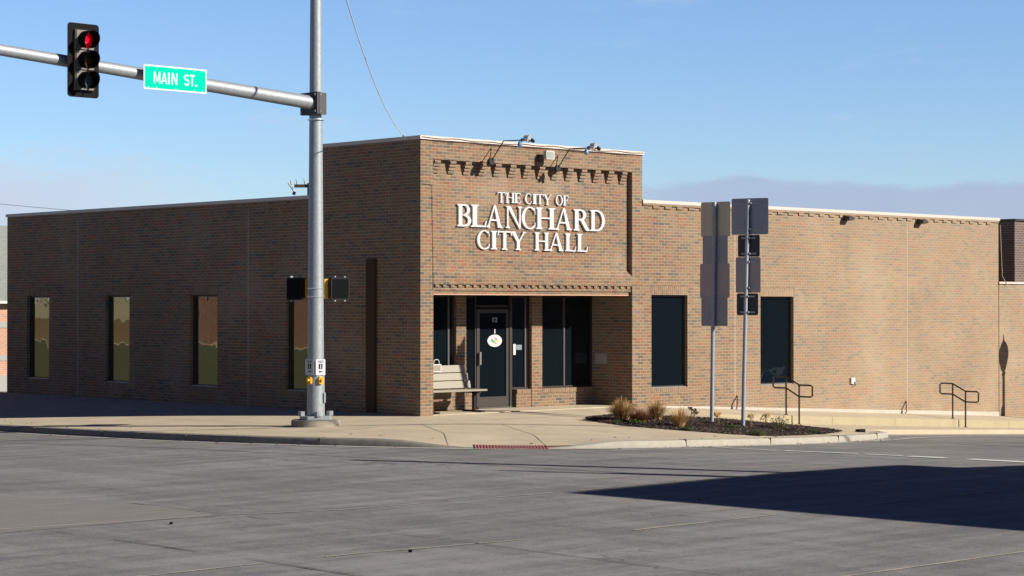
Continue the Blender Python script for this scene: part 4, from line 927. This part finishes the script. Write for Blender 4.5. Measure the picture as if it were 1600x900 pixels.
# ---- street name sign
SG = {'M': (.80, [R4(0,0,.15,1), R4(.65,0,.80,1), [(0,1),(.17,1),(.45,.12),(.36,.12)], [(.63,1),(.80,1),(.44,.12),(.35,.12)]]),
 'A': (.78, [[(0,0),(.15,0),(.46,1),(.32,1)], [(.63,0),(.78,0),(.46,1),(.32,1)], R4(.14,.20,.64,.34)]),
 'I': (.16, [R4(0,0,.16,1)]),
 'N': (.70, [R4(0,0,.15,1), R4(.55,0,.70,1), [(0,1),(.17,1),(.70,0),(.53,0)]]),
 'T': (.66, [R4(.25,0,.41,1), R4(0,.85,.66,1)]),
 '.': (.16, [R4(0,0,.16,.16)]),
 'S': (.66, [band(.33,.725,.33,.275,.15,.14,25,270,18)[1], band(.33,.293,.33,.293,.15,.14,-155,90,18)[1]])}
def street_sign():
    xc = PB.x-3.48; yc_ = PB.y-.35; D = 38.; zc = 2.24+(480-125.7)*37.95/3263
    th = thing('street_name_sign', (xc, yc_, zc), 'green street name sign reading MAIN ST. with white border on the mast arm', 'street sign')
    W_, H_ = 1.36, .44
    obj('panel', MB().prism(rrect(W_, H_, .015), (xc, yc_, zc), (1,0,0), (0,0,1), (0,.005,0)), WHITE, th)
    obj('green_field', MB().prism(rrect(W_-.05, H_-.05, .03), (xc, yc_-.002, zc), (1,0,0), (0,0,1), (0,.0019,0)), mat('sign_green', (.0,.80,.47), .6, spec=.02), th)
    lo, hi = 182, 1255; x0, x1 = xc-W_/2+.025, xc+W_/2-.025
    for c, a, b_ in (('M',335,450),('A',465,570),('I',585,615),('N',650,748),('S',865,962),('T',972,1058),('.',1068,1100)):
        X0 = x0+(x1-x0)*(a-lo)/(hi-lo); X1 = x0+(x1-x0)*(b_-lo)/(hi-lo); letter('letter', c, X0, X1, zc-.105, zc+.105, yc_-.004, .0015, WHITE, th, SG)
    for sx in (-.6,-.42,0,.42,.6):
        for sz_ in (-1, 1): obj('rivet', MB().tube([(xc+sx*W_/1.4*1., yc_-.0021, zc+sz_*.178), (xc+sx*W_/1.4, yc_-.006, zc+sz_*.178)], .010, 8), WHITE, th)
    for sx in (-.35, .35):
        z = armpt(3.51-sx-.22).z; obj('bracket', MB().box(xc+sx-.02, yc_+.006, zc-.15, xc+sx+.02, yc_+.03, zc+.15).tube([(xc+sx, yc_+.02, z), (xc+sx, PB.y-.12, z)], .02, 8), GALV2, th)
street_sign()
# ---- pedestrian signals
def ped(c, n, label):
    n = Vector(n); u = Vector((n.y, -n.x, 0)); 
    if u.dot(RT) < 0: u = -u
    c = Vector(c); th = thing('pedestrian_signal', c, label, 'pedestrian signal', 'pedestrian signals on the traffic pole')
    obj('housing', MB().prism(rrect(.44,.42,.05), c, u, (0,0,1), -n*.16), BLACK, th)
    obj('visor_frame', MB().prism(rrect(.46,.44,.055), c+n*.001, u, (0,0,1), n*.035), mat('ped_frame', (.02,.02,.02), .7, spec=.15), th)
    obj('lens', MB().prism(rrect(.40,.38,.03), c+n*.037, u, (0,0,1), n*.004), mat('ped_lens', (.006,.008,.009), .8, spec=.05), th)
    for s in (-.12, .12):
        for z in (-.23, .225): obj('hinge', MB().obox(c+u*s+n*.0+Vector((0,0,z)), u*.012, n*.03, (0,0,.02)), GALV, th)
    tx = Vector((PB.x, PB.y, c.z))-c; tx.z = 0; d = tx.normalized(); e0 = c-n*.08+d*.20
    obj('arm_bracket', MB().obox((c-n*.08+d*.255), d*.045, n*.05, (0,0,.19)), mat('signal_yellow', (.75,.42,.02), .45), th)
    obj('clamp', MB().tube([c-n*.08+d*.28+Vector((0,0,.08)), Vector((PB.x,PB.y,c.z+.08))], .025, 8).tube([c-n*.08+d*.28-Vector((0,0,.08)), Vector((PB.x,PB.y,c.z-.08))], .025, 8), GALV2, th)
ped((PB.x+.50, PB.y-.10, 2.60), (0,-1,0), 'black pedestrian signal with yellow bracket on the sunny right side of the traffic pole')
ped((PB.x-.10, PB.y+.52, 2.60), (-1,0,0), 'black pedestrian signal on the shaded left side of the traffic pole')
# ---- push button stations
def button(n, label, arrow):
    n = Vector(n).normalized(); u = Vector((n.y, -n.x, 0))
    if u.dot(RT) < 0: u = -u
    c = Vector((PB.x, PB.y, 1.085))+n*.172; th = thing('crossing_button', c, label, 'crossing button', 'push buttons on the traffic pole')
    sgn = obj('sign_plate', MB().prism(rrect(.215,.31,.02), c, u, (0,0,1), n*.004), mat('ped_sign_white', (.68,.70,.74), .4), th)
    obj('border', MB().obox(c+n*.0052, u*.095, n*.0008, (0,0,.001)).v and MB().obox(c+n*.0055+Vector((0,0,.118)), u*.07, n*.0008, (0,0,.008)).obox(c+n*.0055+Vector((0,0,.093)), u*.045, n*.0008, (0,0,.006)), mat('sign_ink', (.10,.11,.15), .5), sgn)
    obj('walk_symbol', MB().prism(rrect(.085,.10,.006), c+n*.0045+Vector((0,0,.015)), u, (0,0,1), n*.002), BLACKM, sgn)
    fg = MB(); fg.obox(c+n*.0075+Vector((0,0,.018)), u*.009, n*.001, (0,0,.022)).obox(c+n*.0075+Vector((0,0,.05)), u*.007, n*.001, (0,0,.007)).obox(c+n*.0075+Vector((0,0,-.015))+u*.008, u*.004+Vector((0,0,-.002)), n*.001, (0,0,.016)).obox(c+n*.0075+Vector((0,0,-.015))-u*.008, u*.004, n*.001, (0,0,.016)); obj('figure', fg, WHITE, sgn)
    obj('arrow', MB().prism([(-.045*arrow,0),(-.01*arrow,.022),(-.01*arrow,.008),(.04*arrow,.008),(.04*arrow,-.008),(-.01*arrow,-.008),(-.01*arrow,-.022)], c+n*.0045+Vector((0,0,-.085)), u, (0,0,1), n*.002), BLACKM, sgn)
    YL = mat('button_yellow', (.85,.45,.01), .4)
    obj('button_housing', MB().prism(rrect(.105,.15,.035), c+Vector((0,0,-.255))-n*.02, u, (0,0,1), n*.055), YL, th, bevel=.004)
    obj('button', MB().tube([c+Vector((0,0,-.25))+n*.03, c+Vector((0,0,-.25))+n*.075], [.038,.026], 14), YL, th)
button((-.92,-.16,0), 'crossing sign and yellow button on the left face of the traffic pole', -1)
button((-.10,-1,0), 'crossing sign and yellow button on the right face of the traffic pole', 1)

# ------------------------------------------------------------------ other buildings
def building(name, x0, y0, x1, y1, z0, z1, mtl, label, cat='building', wins=(), cope=True, copem=COPE):
    th = thing(name, ((x0+x1)/2, (y0+y1)/2, z0), label, cat)
    m = MB(); hs = {'s': [], 'n': [], 'w': []}
    for side, a, b_, c, d in wins: hs[side].append((a, b_, c, d))
    wall_face(m, 'y', y0, x0, x1, z0-1, z1, hs['s']); wall_face(m, 'x', x0, y0, y1, z0-1, z1, hs['w'])
    # north face (facing +y) and east face
    mm = MB(); wall_face(mm, 'y', y1, x0, x1, z0-1, z1, hs['n']); n = len(m.v); m.v += [(a, 2*y1-b_, c) for a, b_, c in mm.v]; m.f += [tuple(n+i for i in f[::-1]) for f in mm.f]
    m.poly([(x1,y0,z0-1),(x1,y1,z0-1),(x1,y1,z1),(x1,y0,z1)])
    obj('wall', m, mtl, th)
    obj('roof', MB().box(x0+.2, y0+.2, z1-.3, x1-.2, y1-.2, z1-.2), mat('flat_roof', (.3,.3,.3), .9), th)
    if cope: obj('coping', MB().box(x0-.04, y0-.04, z1, x1+.04, y0+.25, z1+.06).box(x0-.04, y1-.25, z1, x1+.04, y1+.04, z1+.06).box(x0-.04, y0+.251, z1, x0+.25, y1-.251, z1+.06).box(x1-.25, y0+.251, z1, x1+.04, y1-.251, z1+.06), copem, th)
    for side, a, b_, c, d in wins:
        yy = {'s': y0+.1, 'n': y1-.12}.get(side)
        if side in 'sn': f = obj('window', MB().box(a, yy-.02, c, a+.06, yy+.04, d).box(b_-.06, yy-.02, c, b_, yy+.04, d).box(a+.06, yy-.02, d-.06, b_-.06, yy+.04, d).box(a+.06, yy-.02, c, b_-.06, yy+.04, c+.06), BRONZE, th); obj('pane', MB().box(a+.05, yy, c+.05, b_-.05, yy+.02, d-.05), GLASS_D, f)
        else: f = obj('window', MB().box(x0+.08, a, c, x0+.14, a+.06, d).box(x0+.08, b_-.06, c, x0+.14, b_, d).box(x0+.08, a+.06, d-.06, x0+.14, b_-.06, d).box(x0+.08, a+.06, c, x0+.14, b_-.06, c+.06), BRONZE, th); obj('pane', MB().box(x0+.1, a+.05, c+.05, x0+.12, b_-.05, d-.05), GLASS_D, f)
    return th
# low wall to the right of the hall and the dark block behind it
building('side_annex', 20.99, 0.0, 46, 10, -.9, 2.88, BRICK, 'low tan brick annex continuing the wall past the end of the city hall', 'annex')
building('dark_brick_block', 23.6, 1.2, 40, 9.7, 2.0, 4.72, DARKB, 'dark brown brick block rising behind the low annex at the right edge', 'building', cope=True, copem=BRONZE)
obj('cable', MB().tube([(21.02,-.02,4.5),(21.05,-.03,3.8),(21.1,-.03,3.1),(21.3,-.05,2.85)], .012, 6), mat('cable_tan', (.45,.38,.25), .6), hall)
# far left neighbour: orange brick below a grey mansard
fl_ = thing('orange_brick_neighbour', (0, 36, -.3), 'orange brick building with a grey roof seen past the left end of the city hall', 'building')
mb = MB(); wall_face(mb, 'y', 30, -8, 14, -.9, 2.35, []); wall_face(mb, 'x', -8, 30, 42, -.9, 2.35, []); mb.poly([(14,30,-.9),(14,42,-.9),(14,42,2.35),(14,30,2.35)]); mb.poly([(14,42,-.9),(-8,42,-.9),(-8,42,2.35),(14,42,2.35)]); obj('wall', mb, ORANGE, fl_)
mb = MB(); a = [(-8.3,29.7,2.45),(14.3,29.7,2.45),(14.3,42.3,2.45),(-8.3,42.3,2.45)]; c = [(-7.4,30.6,5.0),(13.4,30.6,5.0),(13.4,41.4,5.0),(-7.4,41.4,5.0)]
for i in range(4): j = (i+1) % 4; mb.poly([a[i], a[j], c[j], c[i]])
mb.poly(c); obj('roof', mb, mat('grey_shingle', (.26,.28,.26), .9, var=.35, vscale=6, streak=(1,1,6)), fl_)
obj('fascia', MB().box(-8.35, 29.65, 2.36, 14.35, 42.35, 2.449), mat('fascia_white', (.7,.7,.68), .6), fl_)
obj('stone_band', MB().box(-8.02, 29.98, 1.55, 14.02, 30.0, 1.75).box(-8.02, 29.98, .45, 14.02, 30.0, .62).box(-8.03, 29.97, -.9, 14.03, 30.0, -.05), mat('band_grey', (.42,.42,.40), .8), fl_)
def far_openings(parent, x, ys, z0, z1, w_):
    for y in ys:
        f = obj('window', MB().box(x, y, z0, x+.05, y+w_, z1), BRONZE, parent); obj('pane', MB().box(x+.051, y+.07, z0+.07, x+.06, y+w_-.07, z1-.07), GLASS_D, f)
# across the west street (seen in the mirrored windows)
th = building('cream_building', -38, 45.5, -24, 80, -.5, 2.62, mat('cream_render', (.62,.55,.38), .8, var=.1), 'cream rendered low building with brown lower wall across the west street', 'building', copem=COPE)
obj('brown_base', MB().box(-23.995, 45.48, -.5, -23.95, 80.02, 1.65), mat('brown_render', (.30,.21,.11), .85), th)
rb = building('red_brick_building', -38, 8, -24.2, 45.4, -.4, 5.2, RED, 'tall red brick building across the west street', 'building')
far_openings(rb, -24.19, (10, 14.5, 19, 23.5, 28, 32.8, 38.2, 43.2), 1.5, 3.0, 1.1)
# south side of the street: these cast the long shade on the crossing
TQ = 12.0; cx, cy = -9.08+.5*TQ, -13.41-TQ; hh = .59*TQ-.15
wn_ = [('n', cx+1+2.2*k, cx+2.3+2.2*k, .6, 2.6) for k in range(3)]+[('w', cy-12+3*k, cy-10.6+3*k, .6, 2.6) for k in range(4)]
building('corner_shop', cx, cy-16, cx+7.9, cy, -.3, hh-.06, RED, 'red brick corner shop on the south side of the side street', 'shop', wins=wn_)
shop = bpy.data.objects['corner_shop']; ra_ = math.radians(2.6); q = Vector(shop.location)-Vector((cx, cy, 0)); shop.rotation_euler.z = ra_
shop.location = Vector((cx, cy, 0))+Matrix.Rotation(ra_, 3, 'Z') @ q
wn_ = [('n', cx+9+4.2*k, cx+11.6+4.2*k, .3, 2.6) for k in range(5)]
building('south_shop', cx+7.95, cy-16, cx+32, cy-.02, -1.6, hh-.35, DARKB, 'dark brick shop next to the red corner shop on the side street', 'shop', wins=wn_)
building('south_store', cx+32.05, cy-16, cx+75, cy-.01, -3, hh-1.2, mat('grey_render', (.3,.29,.27), .85, var=.15), 'grey rendered store at the far end of the side street', 'shop')
sheet('south_walk', ([(cx-3,cy+3.2),(cx+75,cy+3.2)], [(cx-3,cy),(cx+75,cy)]), CONC, .06)
# poles whose shadows cross the road
def lone_pole(name, x, y, h, r, label, cat, arm_=None):
    z = road(x, y)+.05; th = thing(name, (x, y, z), label, cat)
    obj('pole', MB().tube([(x,y,z),(x,y,z+h)], [r, r*.7], 14), GALV, th, smooth_=True); obj('base_plate', MB().box(x-.2,y-.2,z,x+.2,y+.2,z+.05), GALV2, th)
    if arm_: obj('mast_arm', MB().tube([(x,y,z+h*.8),(x+arm_[0],y+arm_[1],z+h*.8+.4)], [r*.6, r*.35], 12), GALV, th, smooth_=True)
    return th
lone_pole('signal_pole', -.3, -21.3, 8.5, .15, 'galvanised signal pole on the south corner of the side street', 'signal pole')
lone_pole('light_pole', -1.7, -21.1, 6.5, .09, 'slimmer galvanised light pole beside the south corner signal pole', 'light pole')
up1 = lone_pole('utility_pole', 16.5, -23.0, 9.6, .14, 'utility pole on the south walk of the side street', 'utility pole')
up2 = lone_pole('utility_pole', -22.5, .4, 9.6, .14, 'utility pole across the west street from the city hall', 'utility pole')
up3 = lone_pole('utility_pole', .9, -26.0, 8.6, .12, 'utility pole tight against the corner shop', 'utility pole')
camp = Vector((CAM.x, CAM.y, 0))-RT*2.38+FW*1.0
up4 = lone_pole('utility_pole', camp.x, camp.y, 14.5, .14, 'tall utility pole on the near corner of the crossing', 'utility pole')
def wire(a, b_, sag, r, label, mtl=BLACK, pts=None):
    a = Vector(a); b_ = Vector(b_); P = pts or [a+(b_-a)*(k/24)-Vector((0,0,sag*4*(k/24)*(1-k/24))) for k in range(25)]
    return tag(obj('overhead_wire', MB().tube(P, r, 6), mtl, origin=tuple(a)), label, 'wire')
wire((16.5,-23,8.9), (-22.5,.4,9.1), .3, .045, 'overhead wire running diagonally across the crossing')
wire((.9,-26,8.2), (PB.x,PB.y,9.55), .25, .03, 'overhead wire between the corner shop pole and the traffic pole')
P = []
for k in range(40):
    D = 46-45*k/39; q = camp+FW*(D-1); P.append(Vector((q.x, q.y, 5.95+.0049*(D-42)**2)))
wire(P[0], P[-1], 0, .009, 'pale service cable hanging down to the entrance block roof', mat('cable_grey', (.8,.78,.75), .6), pts=P)
P0 = P[0]; tag(obj('service_mast', MB().tube([(P0.x,P0.y,5.2),(P0.x,P0.y,P0.z+.02)], .03, 8), GALV2, origin=(P0.x,P0.y,5.2)), 'short service mast on the roof of the entrance block', 'service mast')
# distant utility pole behind the hall
def at(px, py, D):
    q = Vector((CAM.x, CAM.y, 0))+FW*D+RT*((px-800)/3263*D); return Vector((q.x, q.y, 2.24+(480-py)/3263*D))
c = Vector((15.21, 44.02, 0)); c = at(485, 480, 80); tz = at(485, 286, 80).z
th = thing('distant_utility_pole', (c.x, c.y, -.5), 'dark utility pole with crossarm and white insulators rising behind the city hall roof', 'utility pole')
obj('pole', MB().tube([(c.x,c.y,-.5),(c.x,c.y,tz)], .13, 10), mat('pole_wood', (.09,.06,.045), .9), th)
zA = at(485, 290.5, 80).z
obj('crossarm', MB().obox((c.x,c.y,zA), RT*.62, FW*.06, (0,0,.06)), mat('arm_wood', (.10,.065,.05), .9), th)
for s, h_ in ((-.72,.18),(-.5,.22),(-.2,.24),(.45,.2)): obj('insulator', MB().tube([(c.x+RT.x*s,c.y+RT.y*s,zA+.05),(c.x+RT.x*(s-.05),c.y+RT.y*(s-.05),zA+.05+h_)], [.035,.02], 8), mat('porcelain', (.6,.58,.55), .3), th)
obj('cutout', MB().tube([(c.x-RT.x*.85,c.y-RT.y*.85,zA+.12),(c.x-RT.x*.62,c.y-RT.y*.62,zA-.22)], .035, 8), mat('cutout_white', (.75,.74,.72), .3), th)
obj('cutout_cap', MB().tube([(c.x-RT.x*.60,c.y-RT.y*.60,zA-.22),(c.x-RT.x*.66,c.y-RT.y*.66,zA-.34)], .06, 8), BLACK, th)
wire(at(-160, 302, 95), at(486, 352, 80), .15, .011, 'faint wire dropping behind the left end of the roof', mat('far_wire', (.5,.48,.5), .8))
# street lamp beyond the right edge: it shades the wall
def acorn_lamp(x, y, label):
    z = S(x, max(y, -2.6)); th = thing('street_lamp', (x, y, z), label, 'street lamp')
    obj('post', MB().lathe([(.22,0),(.22,.1),(.16,.2),(.13,.55),(.08,.75),(.065,1.2),(.055,2.9),(.09,2.95),(.05,3.0),(.05,3.06)], 18, (x,y,z)), BLACK, th, smooth_=True)
    obj('lantern', MB().lathe([(.09,3.06),(.13,3.14),(.20,3.35),(.215,3.5),(.18,3.66),(.10,3.78),(.04,3.84)], 18, (x,y,z)), mat('lantern_glass', (.6,.6,.57), .3), th, smooth_=True)
    obj('finial', MB().lathe([(.05,3.84),(.03,3.9),(.012,4.02),(.001,4.06)], 10, (x,y,z)), BLACK, th)
acorn_lamp(22.45, -2.5, 'black acorn street lamp on the lower walk beside the annex')
z = S(22.0, -1.9); th = thing('potted_evergreen', (22.15,-2.0,z), 'narrow clipped evergreen in a pot beside the street lamp', 'potted plant')
obj('pot', MB().lathe([(.13,0),(.17,.28),(.15,.29)], 16, (22.15,-2.0,z)), mat('pot', (.2,.1,.07), .8), th)
lf = MB(); rnd = random.Random(5)
for k in range(1500):
    f = rnd.random(); r = .20*(1-f)**.6*rnd.random()**.4+.01; a = rnd.uniform(0, 6.28); cc = Vector((22.15+r*math.cos(a), -2.0+r*math.sin(a), z+.27+1.5*f)); d1 = Vector((rnd.uniform(-1,1), rnd.uniform(-1,1), rnd.uniform(-.3,1))).normalized()*.04; d2 = d1.cross(Vector((rnd.random(), rnd.random(), .3))).normalized()*.02
    lf.poly([cc-d1, cc+d2, cc+d1, cc-d2])
obj('foliage', lf, mat('evergreen', (.03,.06,.02), .7, var=.4, vscale=20), th)
# parked car reflected in the second sunlit-wall window
def car(x, y, label):
    z = (west(x, y) if x < -13.5 else road(x, y))+.04; th = thing('parked_car', (x, y, z), label, 'car')
    prof = [(-2.2,.35),(-2.25,.62),(-2.1,.82),(-1.25,.92),(-.55,1.38),(.75,1.42),(1.45,1.0),(2.1,.9),(2.2,.6),(2.15,.32)]
    obj('body', MB().prism([(a, b_) for a, b_ in prof], (x, y-.88, z), (1,0,0), (0,0,1), (0,1.76,0)), mat('car_white', (.75,.77,.8), .25), th, bevel=.06)
    obj('side_window', MB().prism([(-1.05,.95),(-.5,1.3),(.7,1.33),(1.25,1.0)], (x, y+.885, z), (1,0,0), (0,0,1), (0,.006,0)), GLASS_D, th); obj('windscreen', MB().poly([(x-1.27,y-.75,z+.95),(x-1.27,y+.75,z+.95),(x-.60,y+.65,z+1.37),(x-.60,y-.65,z+1.37)]), GLASS_D, th)
    for dx in (-1.4, 1.4):
        for dy in (-.80, .80):
            wq = obj('wheel', MB().tube([(x+dx, y+dy-.1, z+.31), (x+dx, y+dy+.11, z+.31)], .32, 20), BLACKM, th); obj('rim', MB().tube([(x+dx, y+dy-.11, z+.31), (x+dx, y+dy+.12, z+.31)], .19, 14), GALV, wq)
    for dy in (-.6, .6): obj('headlight', MB().box(x-2.27, y+dy-.15, z+.6, x-2.2, y+dy+.15, z+.75), mat('headlight', (.8,.8,.8), .1), th)
car(24.8, -10.2, 'white parked hatchback standing in the sun of the side street')
lt = MB(); rl = random.Random(31)
for k in range(260):
    p, n = fine[rl.randrange(14, len(fine)-3)]
    if abs(p[1]) > 14: continue
    o = -abs(rl.gauss(0, .16))-.02 if rl.random() < .7 else rl.uniform(.15, 1.2)
    x, y = p[0]+n.x*o, p[1]+n.y*o; zz = (S if o > 0 else road)(x, y)+.012; a = rl.uniform(0, 6.28); l = rl.uniform(.008, .03)
    lt.obox((x, y, zz), (math.cos(a)*l, math.sin(a)*l, 0), (-math.sin(a)*l*.5, math.cos(a)*l*.5, 0), (0,0,.004))
tag(obj('leaf_litter', lt, mat('dry_leaf', (.20,.13,.08), .9, var=.6, vscale=9)), 'dry leaf litter and grit strewn along the kerb', 'leaf litter', kind='stuff')
# little debris on the road
for i, (x, y, r) in enumerate(((-15.05,-13.2,.012), (-14.85,-17.0,.010), (-8.7,-15.3,.006))):
    rnd = random.Random(i); m = MB()
    for k in range(7): m.obox((x+rnd.uniform(-r,r), y+rnd.uniform(-r,r), road(x,y)+.018), (rnd.uniform(.4,.9)*r, rnd.uniform(-.3,.3)*r, 0), (rnd.uniform(-.2,.2)*r, rnd.uniform(.3,.6)*r, 0), (0,0,.012))
    tag(obj('road_debris', m, BLACKM, origin=(x, y, road(x, y))), 'small dark scrap of debris lying on the worn road', 'debris', 'scraps of debris on the road')
